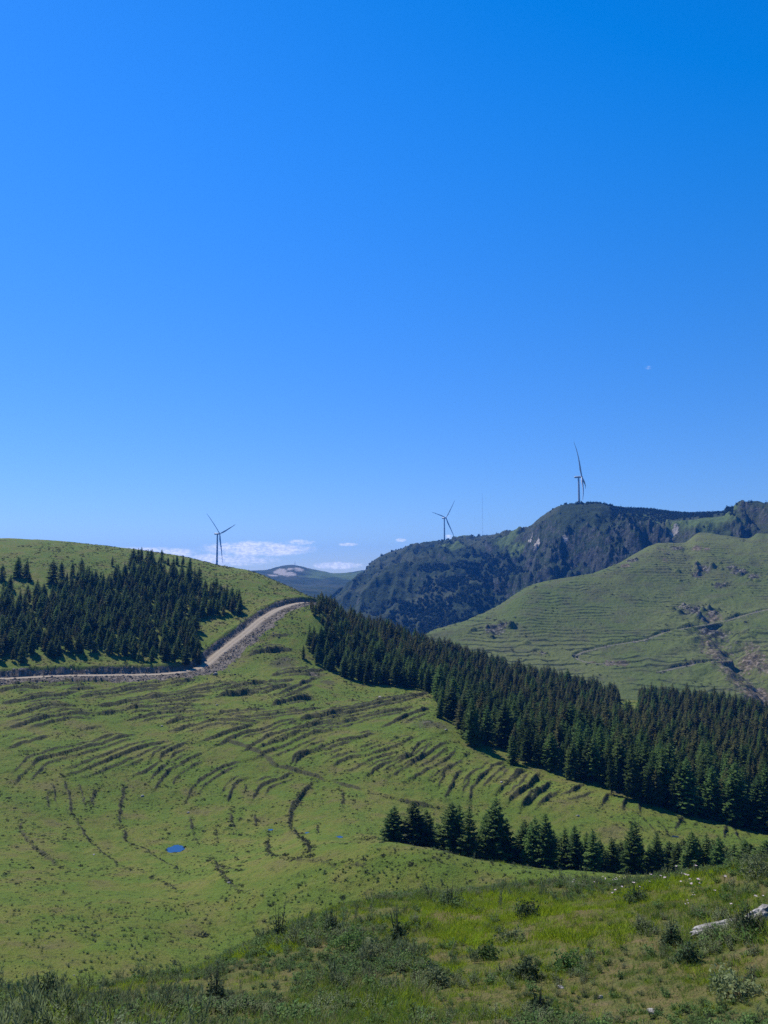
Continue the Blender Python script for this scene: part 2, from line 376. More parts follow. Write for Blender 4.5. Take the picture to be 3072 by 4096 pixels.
# ------------------------------------------------------------------ the ground: knoll, valley, terraced slope, left hill, forest spur
def zl(px, r, z): return (px, None, r, z)
az_g = np.concatenate([np.arange(-180, -62, 2.0), np.arange(-62, -30, .5), np.arange(-30, 30, .052), np.arange(30, 62, .5), np.arange(62, 180.1, 2.0)]) * math.pi/180
r_g = np.exp(np.concatenate([np.arange(math.log(1.5), math.log(9), .05), np.arange(math.log(9), math.log(50), .0075), np.arange(math.log(50), math.log(100), .008), np.arange(math.log(100), math.log(470), .0029), np.arange(math.log(470), math.log(2500), .012)]))
G_LINES = [
 [zl(0, 1.5, -1.7)], [zl(0, 5, -3.0)],
 [(-700, 4096, 13), (0, 4096, 13), (1500, 4096, 12), (3072, 4096, 11), (3700, 4096, 10)],
 [(-700, 4000, 21), (0, 3985, 22), (400, 3955, 23), (700, 3895, 24), (1000, 3790, 26), (1300, 3655, 29), (1500, 3600, 30), (1700, 3575, 31), (2050, 3540, 32), (2500, 3525, 30), (2800, 3500, 28), (3072, 3455, 26), (3500, 3370, 24)],
 [zl(-700, 58, -33), zl(1200, 58, -33), zl(1500, 58, -31), zl(3700, 58, -30)],
 [(-700, 3800, 95), (0, 3808, 95), (500, 3780, 97), zl(1000, 96, -44), zl(1300, 96, -43.5), zl(1900, 94, -42), zl(2200, 92, -40), zl(3700, 90, -40)],
 [(-700, 3560, 130), (0, 3600, 122), (700, 3560, 128), (1100, 3440, 130), (1300, 3392, 128), (1500, 3372, 125), (1700, 3388, 120), (1950, 3450, 115), (2200, 3475, 110), (2500, 3500, 108), (3072, 3530, 105)],
 [(-700, 3400, 165), (0, 3400, 165), (700, 3396, 168), (1100, 3370, 165), (1300, 3355, 158), (1500, 3390, 148), (1700, 3450, 145), (1950, 3530, 140), (2200, 3560, 138), (2500, 3560, 135), (3072, 3570, 135)],
 [(-700, 3230, 195), (0, 3230, 195), (700, 3240, 195), (1300, 3210, 190), (1500, 3230, 185), (1750, 3300, 180), (2000, 3360, 175), (2500, 3410, 170), (3072, 3450, 172)],
 [(-700, 2950, 245), (0, 2950, 240), (700, 2960, 240), (1300, 2900, 245), (1700, 2930, 235), (2000, 3060, 215), (2500, 3210, 200), (3072, 3340, 200), (3700, 3420, 200)],
 [(-700, 2730, 300), (0, 2728, 298), (500, 2722, 300), (850, 2695, 305), (1000, 2670, 312), (1150, 2650, 320), (1300, 2690, 315), (1500, 2735, 308), (1700, 2760, 300), (1900, 2850, 290), (2100, 2920, 275), (2500, 3010, 262), (3072, 3120, 262), (3700, 3200, 262)],
 [(-700, 2520, 360), (0, 2500, 358), (500, 2490, 360), (850, 2500, 360), (1000, 2470, 368), (1150, 2440, 374), (1240, 2425, 380), (1400, 2560, 365), (1650, 2650, 362), (1900, 2720, 365), (2100, 2780, 360), (2500, 2880, 360), (3072, 2980, 350), (3700, 3080, 350)],
 [(-900, 2170, 500), (-300, 2150, 520), (0, 2152, 520), (185, 2160, 515), (370, 2178, 505), (555, 2200, 495), (740, 2228, 485), (870, 2259, 475), (982, 2281, 465), (1111, 2328, 450), (1204, 2370, 435), (1260, 2396, 425), (1330, 2440, 425), (1400, 2480, 430), (1550, 2530, 440), (1700, 2585, 450), (1900, 2648, 450), (2100, 2712, 455), (2300, 2757, 455), (2480, 2800, 460), (2700, 2808, 460), (2900, 2828, 455), (3072, 2875, 440), (3700, 2980, 420)],
 [zl(-900, 640, 20), zl(0, 640, 18), zl(1000, 620, -18), zl(1260, 560, -35), zl(1500, 560, -75), zl(2500, 560, -105), zl(3700, 560, -115)],
 [zl(0, 1500, -150)], [zl(0, 2500, -200)],
]
G = Sheet(G_LINES, az_g, r_g)
rr = G.r[:, None] * np.ones_like(G.Z)
knoll = 1 - sst(34, 60, rr)
G.attr['knoll'] = knoll
rel = fbm(G.X, G.Y, 45, 3, 3) * 1.3 * sst(150, 260, rr) * (1 - .6*sst(440, 500, rr))
G.base += rel * .6; G.Z += rel * .6

def lineset(ox, oy, s, lines): return [[(ox + x*s, oy + y*s) for x, y in L] for L in lines]
TERR = lineset(0, 2700, .8439, [
 [(20,200),(120,180),(200,160),(280,150),(350,145)], [(60,250),(200,215),(330,190),(490,183)], [(40,350),(120,325),(200,300),(245,290)], [(380,265),(430,255),(480,245)],
 [(75,510),(130,460),(180,415),(260,385),(340,365),(450,340),(560,305),(660,285)], [(80,370),(130,375),(180,370)], [(290,490),(380,460),(470,425),(560,395),(640,365),(720,335),(790,320)],
 [(570,445),(630,425),(690,405)], [(625,485),(690,460),(745,430),(770,390),(820,355),(880,320)], [(740,545),(770,490),(820,445),(890,405),(960,370)],
 [(880,600),(900,550),(940,510),(990,480),(1060,435),(1150,410)], [(1085,590),(1110,530),(1160,500),(1210,490)], [(1200,590),(1230,540),(1290,510),(1350,485),(1400,460)],
 [(300,75),(360,70),(450,65)], [(380,108),(450,100),(560,85),(650,65),(720,55),(800,45),(900,30)], [(470,150),(560,140),(640,128),(720,115),(830,95),(950,75),(1030,60),(1240,42)],
 [(700,135),(800,128),(880,120),(960,105),(1010,100)], [(480,185),(560,175),(650,160),(760,155),(850,152),(920,155)], [(930,150),(1010,140)], [(610,215),(700,200),(800,185),(900,180),(1000,172)],
 [(1020,110),(1100,95),(1160,85),(1240,72),(1310,62),(1380,60)], [(790,235),(860,215),(960,195),(1060,185),(1140,172),(1240,170)], [(1140,205),(1250,200),(1340,185),(1480,165)],
 [(820,265),(930,240),(1040,215),(1150,225),(1230,230)], [(940,320),(1010,300),(1060,285),(1140,260),(1200,240)], [(1010,340),(1080,315),(1150,290),(1230,270),(1320,230),(1440,215),(1540,205),(1659,185)],
 [(1150,370),(1200,345),(1290,295),(1400,265),(1500,245),(1659,220)], [(1230,360),(1300,325),(1400,285)], [(1200,400),(1290,365),(1360,335),(1430,305),(1500,275),(1580,265)],
 [(1380,430),(1410,390),(1470,365),(1560,350),(1659,320)], [(1380,740),(1370,700),(1380,640),(1420,580),(1470,520),(1500,490)],
 [(230,640),(230,560)], [(340,650),(335,590),(315,530),(300,490)], [(440,640),(440,590),(470,520)], [(570,720),(570,650),(575,590),(590,520)],
 [(90,690),(110,750),(150,810),(200,850),(280,910)], [(370,690),(390,750),(440,810),(520,870),(600,920)], [(590,720),(600,790),(700,840),(780,890),(860,930)],
 [(900,650),(905,700),(915,760),(940,810)], [(1090,640),(1100,700),(1140,750)], [(1030,720),(1030,800)], [(1270,750),(1275,830),(1280,860)], [(1200,650),(1225,720)],
 [(1430,760),(1460,810),(1470,860),(1400,870)], [(830,625),(880,628),(940,635)], [(1080,628),(1150,635),(1200,640)], [(1290,860),(1420,875),(1560,885),(1659,890)],
 [(60,130),(200,110),(330,90)], [(0,300),(60,285)], [(980,880),(1050,910),(1130,930)], [(330,740),(370,745)], [(720,960),(800,1000),(860,1030)], [(1000,880),(1090,990),(1160,1050)],
 [(20,40),(100,30),(300,35),(450,28)], [(0,75),(90,60),(200,62)], [(1300,140),(1380,120),(1460,112)],
]) + lineset(1100, 2700, .663, [
 [(80,295),(180,275),(270,265),(370,245),(450,220),(560,190),(640,170),(770,145),(880,120)], [(150,330),(260,315),(380,300),(460,275),(540,255),(640,240),(790,210)], [(220,370),(290,345),(350,345)],
 [(0,180),(80,160),(200,145),(250,150)], [(360,420),(450,395),(540,380),(600,360),(650,360)], [(340,570),(400,530),(470,505),(560,490),(640,465),(720,435),(800,400),(880,365)],
 [(380,600),(450,580),(540,540),(620,510),(700,490),(760,465)], [(540,630),(590,590),(650,555),(750,520),(830,490),(860,440),(900,410),(960,385)],
 [(670,630),(740,590),(800,555),(870,520),(920,495),(970,455),(1010,420),(1060,410)], [(800,640),(880,600),(940,570),(990,545),(1040,510),(1080,465)], [(1030,750),(1060,690),(1085,640),(1100,600),(1170,575)],
 [(1185,780),(1185,720),(1210,660),(1260,610),(1320,570),(1370,530)], [(1330,740),(1360,705),(1390,675)], [(1420,660),(1460,630),(1500,590)], [(1400,790),(1430,755),(1480,725),(1530,685),(1570,640),(1590,600)],
 [(1490,810),(1530,770),(1580,730),(1640,680)], [(120,545),(150,500),(200,470),(290,440),(370,415)], [(80,900),(90,860),(120,800),(150,740),(190,690),(230,640)], [(90,900),(130,960),(190,1030),(210,1090)],
 [(400,820),(410,740),(390,680)], [(480,460),(540,435),(620,415),(650,412)], [(660,310),(740,280),(820,245),(900,215)], [(0,410),(60,390),(120,370)],
 [(260,960),(255,900)], [(0,130),(100,90),(200,40)], [(1170,480),(1120,500)], [(960,650),(1000,620),(1040,590)],
]) + lineset(1972, 2600, .663, [
 [(20,890),(50,850),(100,800),(150,760),(180,730)], [(90,940),(120,890),(180,860),(220,830),(260,780)], [(170,960),(210,910),(250,870),(310,850),(340,810)], [(360,880),(430,875),(500,850),(540,820)],
 [(650,950),(690,890)], [(785,970),(800,930),(820,900)], [(890,980),(890,920)], [(890,1000),(940,1060),(980,1100),(1050,1120)], [(1000,1040),(1020,1070)], [(1110,1080),(1140,1020)], [(1220,1070),(1235,1040)],
 [(1400,1140),(1410,1090)], [(1450,1080),(1490,1140)], [(1520,1100),(1560,1130)],
]) + lineset(0, 2000, .7836, [
 [(1190,960),(1300,940),(1340,935)], [(1290,780),(1380,775),(1450,770)], [(1150,1000),(1290,985)],
]) + lineset(1000, 2000, .663, [
 [(0,935),(60,920),(150,910),(240,905)], [(130,1065),(200,1055),(280,1045),(420,1030)], [(0,1110),(70,1105)], [(150,1110),(250,1095)], [(100,1160),(200,1130),(260,1135)], [(150,820),(230,815)],
])
BIG = lineset(1100, 2700, .663, [[(590,715),(700,740),(800,770),(950,800),(1060,795)], [(700,1165),(800,1150),(900,1130),(980,1100)], [(870,270),(950,300),(1000,340),(1060,350),(1080,370)], [(440,975),(500,985),(560,990),(620,975)], [(1380,860),(1450,880),(1520,870)]]) \
    + lineset(1972, 2600, .663, [[(240,690),(330,730),(450,760),(560,790),(640,830)]])
FAINT = lineset(1100, 2700, .663, [[(-330,385),(-190,440),(-60,500),(0,545),(90,570),(200,600),(330,640),(450,670),(590,715)], [(0,1100),(150,1115),(280,1130),(400,1145),(560,1155),(700,1165)]]) \
    + lineset(1972, 2600, .663, [[(640,830),(760,870),(900,890),(1000,920),(1150,960),(1300,1000),(1500,1040),(1659,1080)]])
pond_c = G.hit(700, 3396, 60)
def world_line(px_pts, S=G, rmin=70, step=1.5):
    P = np.array([S.hit(x, y, rmin) for x, y in px_pts])
    t = np.concatenate([[0], np.cumsum(np.hypot(*np.diff(P, axis=0).T))]); n = max(2, int(t[-1]/step))
    keep = np.concatenate([[True], np.diff(t) > 1e-6]); P = P[keep]; t = t[keep]
    tt = np.linspace(0, t[-1], n)
    return np.stack([pchip(t, P[:, 0], tt), pchip(t, P[:, 1], tt)], 1) if len(t) > 1 else np.repeat(P, 2, 0)
bank_pts = []; UPH = np.array([-.6, .8])
bankA = G.A('bank')
def terrace(px_pts, h, wb, back=5.0, dens=1.0, seed=0):
    P = world_line(px_pts)
    P = P + np.stack([fbm(P[:, 0], P[:, 1], 6, 2, 50), fbm(P[:, 0], P[:, 1], 6, 2, 51)], 1) * .35
    sl, d, par, side, L = G.dist(P, 14)
    if L < 2: return
    mid = P[len(P)//2]; k = len(P)//2; dd = P[min(k+1, len(P)-1)] - P[max(k-1, 0)]
    nrm = np.array([-dd[1], dd[0]]); s0 = 1.0 if np.dot(nrm, UPH) > 0 else -1.0
    s = d * side * s0; x = G.X[sl]; y = G.Y[sl]
    kk_ = np.clip(np.hypot(x, y)/208, .8, 1.5)
    hh = h * kk_**1.25 * np.clip(.95 + 1.0*fbm(x, y, 6, 4, 31, .6), .2, 1.6) * sst(0, 7, par) * sst(0, 7, L - par)
    wob = fbm(x, y, 2.2, 4, 77, .65) * .55
    f = sst(-.33*kk_**1.5, .33*kk_**1.5, s + wob) * np.exp(-np.maximum(s, 0)/back) - .18*np.exp(-((s + 1.0)/.9)**2)
    G.Z[sl] += hh * f * (d < 13) * (1 - sst(9, 13, d))
    b = np.exp(-((s + wob)/(wb*kk_**1.4))**2) * np.clip(hh/h, 0, 1.2)
    bankA[sl] = np.maximum(bankA[sl], b)
    n = int(L * 1.5 * dens)
    if n:
        i = rng.integers(0, len(P)-1, n); q = rng.random((n, 1)); pts = P[i]*(1-q) + P[i+1]*q + rng.normal(0, wb*.9, (n, 2))*np.clip(np.hypot(P[i, 0], P[i, 1])/208, .8, 1.5)[:, None]**1.4
        bank_pts.append(pts)
def shifted(L, dm):
    P = np.array([G.hit(x, y, 70) for x, y in L]); d = np.gradient(P, axis=0); d /= np.hypot(d[:, 0], d[:, 1])[:, None]+1e-9
    n = np.stack([-d[:, 1], d[:, 0]], 1); n *= np.sign((n*UPH).sum(1))[:, None]; return P + n*dm
_wl = world_line
def world_line(px_pts, S=G, rmin=70, step=1.5):
    if isinstance(px_pts, np.ndarray):
        P = px_pts; t = np.concatenate([[0], np.cumsum(np.hypot(*np.diff(P, axis=0).T))]); tt = np.linspace(0, t[-1], max(2, int(t[-1]/step)))
        return np.stack([pchip(t, P[:, 0], tt), pchip(t, P[:, 1], tt)], 1)
    return _wl(px_pts, S, rmin, step)
def stretched(L, k):
    a = (L[0][0]-(L[1][0]-L[0][0])*k, L[0][1]-(L[1][1]-L[0][1])*k); b = (L[-1][0]+(L[-1][0]-L[-2][0])*k, L[-1][1]+(L[-1][1]-L[-2][1])*k)
    return [a] + list(L) + [b]
def low_line(L): m = np.mean(L, 0); return m[1] > 3190 and m[0] < 1760
for L in TERR:
    if low_line(L): terrace(stretched(L, .15), .46, .55, 3.0, 2.8)
    else: terrace(stretched(L, .6), .62, .40, 3.2, 1.1)
for L in TERR:
    if len(L) < 3 or low_line(L): continue
    for dm in (rng.uniform(2.2, 3.4), rng.uniform(-3.6, -2.4)):
        if rng.random() < .95:
            P = shifted(L, dm)
            if max(float(np.mean(G._at(bankA, P[:, 0]+UPH[0]*o_, P[:, 1]+UPH[1]*o_))) for o_ in (-1.4, -.7, 0, .7, 1.4)) > .2: continue
            i0 = int(rng.integers(0, 2)) if len(L) > 4 else 0; terrace(P[i0:], .40, .30, 3.0, .6)
for L in BIG: terrace(L, .95, .55, 7, 2.2)
for L in FAINT: terrace(L, .45, .6, 5, .8)
# low scattered scarps between the drawn ones, following the slope
r_ok = sst(110, 140, rr) * (1 - sst(500, 560, rr))
G.Z += (fbm(G.X, G.Y, 9, 3, 9) * .36 + fbm(G.X, G.Y, 1.7, 3, 21) * .13) * r_ok
spike = np.clip(fbm(G.X, G.Y, 2.2, 2, 88) - .42, 0, 1)
G.Z += spike * .6 * r_ok
bankA[:] = np.maximum(bankA, np.clip(spike*1.5, 0, .3) * r_ok)
G.Z += knoll * (fbm(G.X, G.Y, 4, 3, 5) * .22 + fbm(G.X, G.Y, .8, 3, 6) * .05) * sst(4, 9, rr)
G.Z += fbm(G.X, G.Y, 6, 4, 14) * .5 * sst(55, 75, rr) * (1 - sst(110, 140, rr))

def blob(S, name, px, py, rad, ry=None, rmin=70, v=1.0):
    c = S.hit(px, py, rmin); ry = ry or rad
    a = math.atan2(c[0], c[1]); dx = S.X - c[0]; dy = S.Y - c[1]
    u = dx*math.cos(a) - dy*math.sin(a); w = dx*math.sin(a) + dy*math.cos(a)
    A = S.A(name); np.maximum(A, v*np.exp(-(u/rad)**2 - (w/ry)**2), out=A)
blob(G, 'bare', 702, 3396, 2.6, 3.2, v=.62)
blob(G, 'bare', 745, 3330, 3, 7, v=.42)
blob(G, 'bare', 1850, 3655, 1.3, .7, 9, 1.1); blob(G, 'bare', 2020, 3635, 1.0, .6, 9, 1.1); blob(G, 'bare', 1560, 3880, .5, .35, 9, .8); blob(G, 'bare', 2400, 3990, .35, .3, 9, .8); blob(G, 'bare', 2500, 3770, .8, .5, 9, .6)
blob(G, 'bare', 130*1.0, 3890, .8, .5, 9, .5); blob(G, 'bare', 2950, 3800, .7, .5, 9, .6)
for px, py, a in ((1130, 2660, 7), (1260, 2700, 5), (1310, 2730, 4), (1730, 2900, 7), (1140, 2640, 5), (1660, 3350, 4)):
    blob(G, 'bank', px, py, a, a*1.1, v=.75); blob(G, 'spoil', px, py, a*.8, a*.8, v=.45)

# the gravel road and its cut bank and spoil slope
def cut_road(S, P, hw, cut, up_w, down_w, drop, edge=1.0):
    zc = S._at(S.base, P[:, 0], P[:, 1]); k = np.ones(9)/9
    zc = np.convolve(np.pad(zc, 4, mode='edge'), k, 'valid') - drop
    sl, d, par, side, L = S.dist(P, down_w + 14)
    dd = P[len(P)//2+1] - P[len(P)//2]; mid = P[len(P)//2]; nrm = np.array([-dd[1], dd[0]]); s0 = 1.0 if np.dot(nrm, mid) > 0 else -1.0
    s = d*side*s0; t = np.concatenate([[0], np.cumsum(np.hypot(*np.diff(P, axis=0).T))]); zr = np.interp(par, t, zc)
    x = S.X[sl]; y = S.Y[sl]; w1 = fbm(x, y, 5, 3, 41)
    wu = sst(hw+.4, hw+up_w*(1+.9*w1), s); wd = sst(hw+.8, hw+down_w, -s)
    w = np.where(s > 0, wu, wd); lump = (fbm(x, y, 1.1, 3, 43)*.5) * sst(hw+.3, hw+2, d) * (1 - sst(hw+down_w, hw+down_w+3, d))
    S.Z[sl] = (zr - .06)*(1-w) + S.Z[sl]*w + lump*.55 + (s > 0)*cut*np.exp(-((d-hw-up_w-.8)/1.6)**2)
    sp = np.where(s > 0, 1 - sst(hw+up_w*.7, hw+up_w*1.05, d), 1 - sst(hw+down_w*.75, hw+down_w*1.25*(1+.5*w1), d))
    A = S.A('spoil'); A[sl] = np.maximum(A[sl], edge * sp * (1 - .15*(s > 0)))
    B = S.A('bank'); B[sl] = np.maximum(B[sl], (s > 0)*np.exp(-((d-hw-up_w*.75)/1.0)**2)*.6*edge)
    return t, zc
def road_mesh(name, P, zc, hw, mat):
    d = np.gradient(P, axis=0); d /= np.hypot(d[:, 0], d[:, 1])[:, None]; n = np.stack([-d[:, 1], d[:, 0]], 1)
    K = 9; V = []; ac = []
    for k in range(K):
        v = -1 + 2*k/(K-1); e = hw * v * (1 + (.10*fbm(P[:, 0], P[:, 1], 4, 2, 61+k) if abs(v) == 1 else 0))[..., None] if abs(v) == 1 else np.full((len(P), 1), hw*v)
        q = P + n*e; V.append(np.column_stack([q, zc + .05*(1-v*v) - .04*math.exp(-((abs(v)-.45)/.12)**2) + (0.02 if abs(v) < 1 else -.10)])); ac.append(np.full(len(P), v))
    V = np.array(V).transpose(1, 0, 2).reshape(-1, 3); ac = np.array(ac).T.reshape(-1)
    i = np.arange(len(P)-1)[:, None]*K + np.arange(K-1)[None, :]; F = np.stack([i, i+K, i+K+1, i+1], -1).reshape(-1, 4)
    o = mesh_obj(name, V, F, [mat], smooth=True); at = o.data.attributes.new('across', 'FLOAT', 'POINT'); at.data.foreach_set('value', ac.astype(np.float32))
    tag(o, kind='structure'); return o
ROADPX = [(-900, 2722), (-400, 2714), (0, 2705), (235, 2693), (470, 2690), (627, 2688), (744, 2676), (815, 2655), (854, 2622), (925, 2566), (987, 2518), (1042, 2472), (1097, 2436), (1160, 2412), (1225, 2401)]
RP = world_line(ROADPX, G, 200, 2.0)
ext = RP[-1] + (RP[-1]-RP[-4])/3 * np.arange(1, 12)[:, None]; RP = np.concatenate([RP, ext])
t_, rz = cut_road(G, RP, 2.6, .6, 2.6, 7.0, .9)
road_mesh("road", RP, rz, 2.3, M['road'])

# ponds in shallow hollows
def pond(px, py, wx, wy, seed, label):
    c = G.hit(px, py, 70); z = float(G.H(*c)) - .12
    a = math.atan2(c[0], c[1]); n = 40; V = [(c[0], c[1], z)]
    for k in range(n):
        t = 2*math.pi*k/n; q = 1 + .22*float(vnoise(np.array([math.cos(t)*1.3+seed]), np.array([math.sin(t)*1.3]), 5)[0]) + .08*math.sin(5*t+seed)
        u, w = wx*q*math.cos(t), wy*q*math.sin(t); V.append((c[0]+u*math.cos(a)+w*math.sin(a), c[1]-u*math.sin(a)+w*math.cos(a), z))
    sl = G.near(np.array([c]), 4*max(wx, wy)); dx = G.X[sl]-c[0]; dy = G.Y[sl]-c[1]
    u = dx*math.cos(a)-dy*math.sin(a); w = dx*math.sin(a)+dy*math.cos(a); q = np.hypot(u/wx, w/wy)
    G.Z[sl] = np.where(q < 1.2, z-.10, G.Z[sl]*sst(1.2, 1.9, q) + (z+.05)*(1-sst(1.2, 1.9, q)))
    # the rim stays just above the water and the sheet reaches under it
    V = [(c[0]+(x-c[0])*1.12, c[1]+(y-c[1])*1.12, zz) for x, y, zz in V]
    F = np.array([(0, 1+k, 1+(k+1) % n) for k in range(n)])
    o = mesh_obj("pond", np.array(V), F, [M['water']]); tag(o, label, 'pond', None, 'structure'); return c
pond(702, 3396, 1.5, 1.9, 1, "blue pond lying in the pasture below the terraces")
for px, py, w in ((1083, 3318, .55), (1230, 3330, .5), (1358, 3347, .65), (2700, 3342, .7)): pond(px, py, w, w*.9, px, "small blue puddle in the grass")

# ------------------------------------------------------------------ right hill, mountain, far hill
az_b = np.concatenate([np.arange(-4, 30, .055), np.arange(30, 75, .6)]) * math.pi/180
r_b = np.exp(np.concatenate([np.arange(math.log(480), math.log(1230), .0016), np.arange(math.log(1230), math.log(2200), .02)]))
B_LINES = [
 [zl(1500, 480, -150)],
 [zl(1350, 640, -150), (1700, 2640, 640), (2000, 2720, 620), (2500, 2840, 600), (3072, 2920, 585), (3700, 3000, 570)],
 [zl(1350, 720, -150), (1640, 2600, 700), (1740, 2560, 712), (1972, 2570, 715), (2370, 2610, 710), (2801, 2640, 705), (3072, 2660, 700), (3700, 2700, 690)],
 [zl(1350, 770, -150), (1640, 2575, 730), (1740, 2521, 745), (1972, 2480, 775), (2138, 2440, 790), (2370, 2430, 815), (2801, 2420, 850), (3072, 2430, 850), (3700, 2430, 850)],
 [zl(1350, 800, -155), (1640, 2570, 760), (1690, 2545, 765), (1740, 2519, 775), (1852, 2488, 800), (1972, 2436, 835), (2138, 2336, 890), (2222, 2318, 905), (2370, 2290, 930), (2476, 2250, 970), (2560, 2205, 1010), (2635, 2174, 1040), (2734, 2171, 1060), (2801, 2131, 1100), (2900, 2142, 1090), (2993, 2154, 1080), (3033, 2134, 1110), (3072, 2136, 1110), (3400, 2110, 1150), (3700, 2120, 1150)],
 [zl(1350, 1000, -170), zl(1740, 950, -120), zl(2138, 1100, -70), zl(2801, 1300, 10), zl(3700, 1350, 20)], [zl(1500, 2200, -200)],
]
B = Sheet(B_LINES, az_b, r_b)
rb = B.r[:, None]*np.ones_like(B.Z)
n1 = fbm(B.X, B.Y, 120, 3, 101) * 4 * (1 - sst(900, 1100, rb)*.7)
B.Z += n1*.5; B.base += n1*.5
# narrow contour terraces with worn, broken risers
per = 2.7; ph = (B.Z + fbm(B.X, B.Y, 60, 3, 111)*2.6 + fbm(B.X, B.Y, 16, 3, 112)*1.3)/per
fr = ph - np.floor(ph); amp = np.clip(.5 + 1.9*fbm(B.X, B.Y, 30, 4, 113), 0, 1) * sst(560, 640, rb) * (1 - sst(990, 1080, rb))
B.Z += ((sst(0, .22, fr) - fr) * .95) * amp
B.A('bank')[:] = np.clip(1 - np.abs(fr-.11)/.16, 0, 1) * amp
B.Z += fbm(B.X, B.Y, 12, 4, 121) * .9 + fbm(B.X, B.Y, 3, 2, 122) * .3
def crag(px, py, w, h, n=9, spoil=.9, seed=0):
    c = B.hit(px, py, 520); g = np.random.default_rng(seed)
    for k in range(n):
        q = c + g.normal(0, 1, 2)*np.array([w, w*.7]); rad = g.uniform(.15, .4)*w; d = np.hypot((B.X-q[0]), (B.Y-q[1])*1.2)
        B.Z[:] += h*g.uniform(.4, 1)*np.clip(1-(d/rad)**2, 0, 1)
    blob(B, 'spoil', px, py, w*1.1, w*1.2, 520, spoil)
def c3(x, y): return 1972 + x*.663, 1700 + y*.663
for i, (x, y, w, h) in enumerate([(1265, 870, 13, 6), (1230, 905, 9, 3), (1370, 970, 8, 3), (1490, 890, 12, 4), (1440, 865, 7, 3), (1570, 915, 8, 3), (1220, 1120, 13, 4), (1150, 1100, 9, 3), (1330, 1140, 10, 3), (1270, 1170, 8, 2), (1300, 1225, 14, 2), (1390, 1235, 8, 2), (300, 1380, 5, 2), (10, 1240, 14, 4), (60, 1215, 8, 3), (1200, 1440, 5, 2), (1110, 745, 12, 2), (840, 815, 12, 2)]):
    crag(*c3(x, y), w*.95, h*.9, 10, .75, i)
# eroded gully on the right
GUL = [c3(*p) for p in [(1260, 1130), (1330, 1200), (1400, 1290), (1440, 1370), (1500, 1430), (1560, 1500), (1640, 1570), (1700, 1640)]]
P = world_line(GUL, B, 520, 3); sl, d, par, side, L = B.dist(P, 70); x = B.X[sl]; y = B.Y[sl]; w = fbm(x, y, 16, 4, 131)
B.Z[sl] -= 8*sst(0, 60, par)*np.exp(-(d/(13+6*w))**2) + 3.0*np.clip(w, -1, 1)*np.exp(-(d/38)**2)*2
B.A('spoil')[sl] = np.maximum(B.A('spoil')[sl], .42*np.exp(-(d/26)**2)); B.A('bare')[sl] = np.maximum(B.A('bare')[sl], .6*np.exp(-((side*d+12)/20)**2)*sst(20, 80, par))
for x, y, w, v in ((1600, 1560+0, 9, 1.0), (1560, 1400, 16, .75), (1640, 1440, 14, .6), (1230, 745, 9, .8), (1290, 748, 6, .75), (800, 850, 8, .8), (60, 1250, 30, .35), (1330, 1160, 14, .65), (1040, 820, 8, .6), (780, 1440, 8, .8), (700, 1437, 9, .7), (600, 1430, 6, .6), (1560, 1330, 14, .6)):
    blob(B, 'bare', *c3(x, y), w, w*1.3, 520, v)
blob(B, 'bare', 3035, 2765, 10, 22, 480, 1.6); blob(B, 'spoil', 2680, 2215, 26, 16, 520, .5); blob(B, 'bare', 2640, 2200, 20, 16, 520, .5); blob(B, 'spoil', 1990, 2530, 22, 20, 520, .45)
for TR in ([(500,1395),(530,1370),(600,1352),(700,1330),(800,1312),(900,1298),(980,1270),(1050,1245),(1150,1225),(1250,1208),(1400,1180),(1500,1150),(1659,1110),(1900,1050)], [(500,1398),(540,1422),(600,1437),(700,1437),(810,1442)], [(1000,1490),(1080,1468),(1180,1448),(1300,1430),(1430,1415)]):
    P = world_line([c3(*p) for p in TR], B, 520, 3.0)
    t_, z_ = cut_road(B, P, 1.3, .2, 2.0, 2.4, .4, .55)
    road_mesh("track", P, z_, .85, M['track'])
B.A('bare'); B.A('spoil')
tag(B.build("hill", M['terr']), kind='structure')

az_c = np.concatenate([np.arange(-12, 30, .06), np.arange(30, 75, .8)]) * math.pi/180
r_c = np.exp(np.concatenate([np.arange(math.log(950), math.log(2250), .0026), np.arange(math.log(2250), math.log(4200), .03)]))
C_LINES = [
 [zl(1500, 950, -190)], [(-700, 2700, 1120), (900, 2700, 1120), (1500, 2660, 1120), (3000, 2640, 1120)],
 [(1000, 2575, 1300), (1250, 2540, 1300), (1457, 2470, 1330), (1570, 2420, 1360), (1780, 2360, 1400), (2100, 2310, 1320), (2340, 2230, 1300), (2500, 2200, 1290), (2640, 2160, 1330), (2690, 2120, 1330), (2800, 2095, 1300), (2940, 2075, 1300), (3020, 2050, 1330), (3400, 2070, 1330)],
 [(1000, 2520, 1500), (1100, 2505, 1500), (1200, 2465, 1550), (1300, 2412, 1650), (1380, 2347, 1800), (1457, 2284, 1900), (1491, 2244, 1930), (1570, 2204, 1980), (1623, 2191, 2000), (1729, 2168, 2050), (1835, 2153, 2050), (1928, 2143, 2000), (1995, 2135, 1900), (2100, 2118, 1750), (2164, 2067, 1600), (2231, 2027, 1500), (2270, 2016, 1470), (2343, 2012, 1450), (2436, 2020, 1450), (2476, 2033, 1500), (2569, 2037, 1650), (2768, 2055, 1700), (2854, 2053, 1650), (2940, 2047, 1550), (2967, 2020, 1480), (3020, 2004, 1450), (3059, 2014, 1450), (3100, 2040, 1500), (3400, 2045, 1500)],
 [zl(1000, 1700, -110), zl(1380, 1950, -30), zl(1457, 2000, 25), zl(1600, 2090, 70), zl(1778, 2150, 82), zl(1928, 2100, 85), zl(2100, 1850, 90), zl(2231, 1590, 108), zl(2330, 1550, 116), zl(2436, 1560, 112), zl(2569, 1750, 115), zl(2940, 1660, 100), zl(3400, 1660, 100)],
 [zl(1000, 3000, -170)], [zl(1000, 4200, -200)],
]
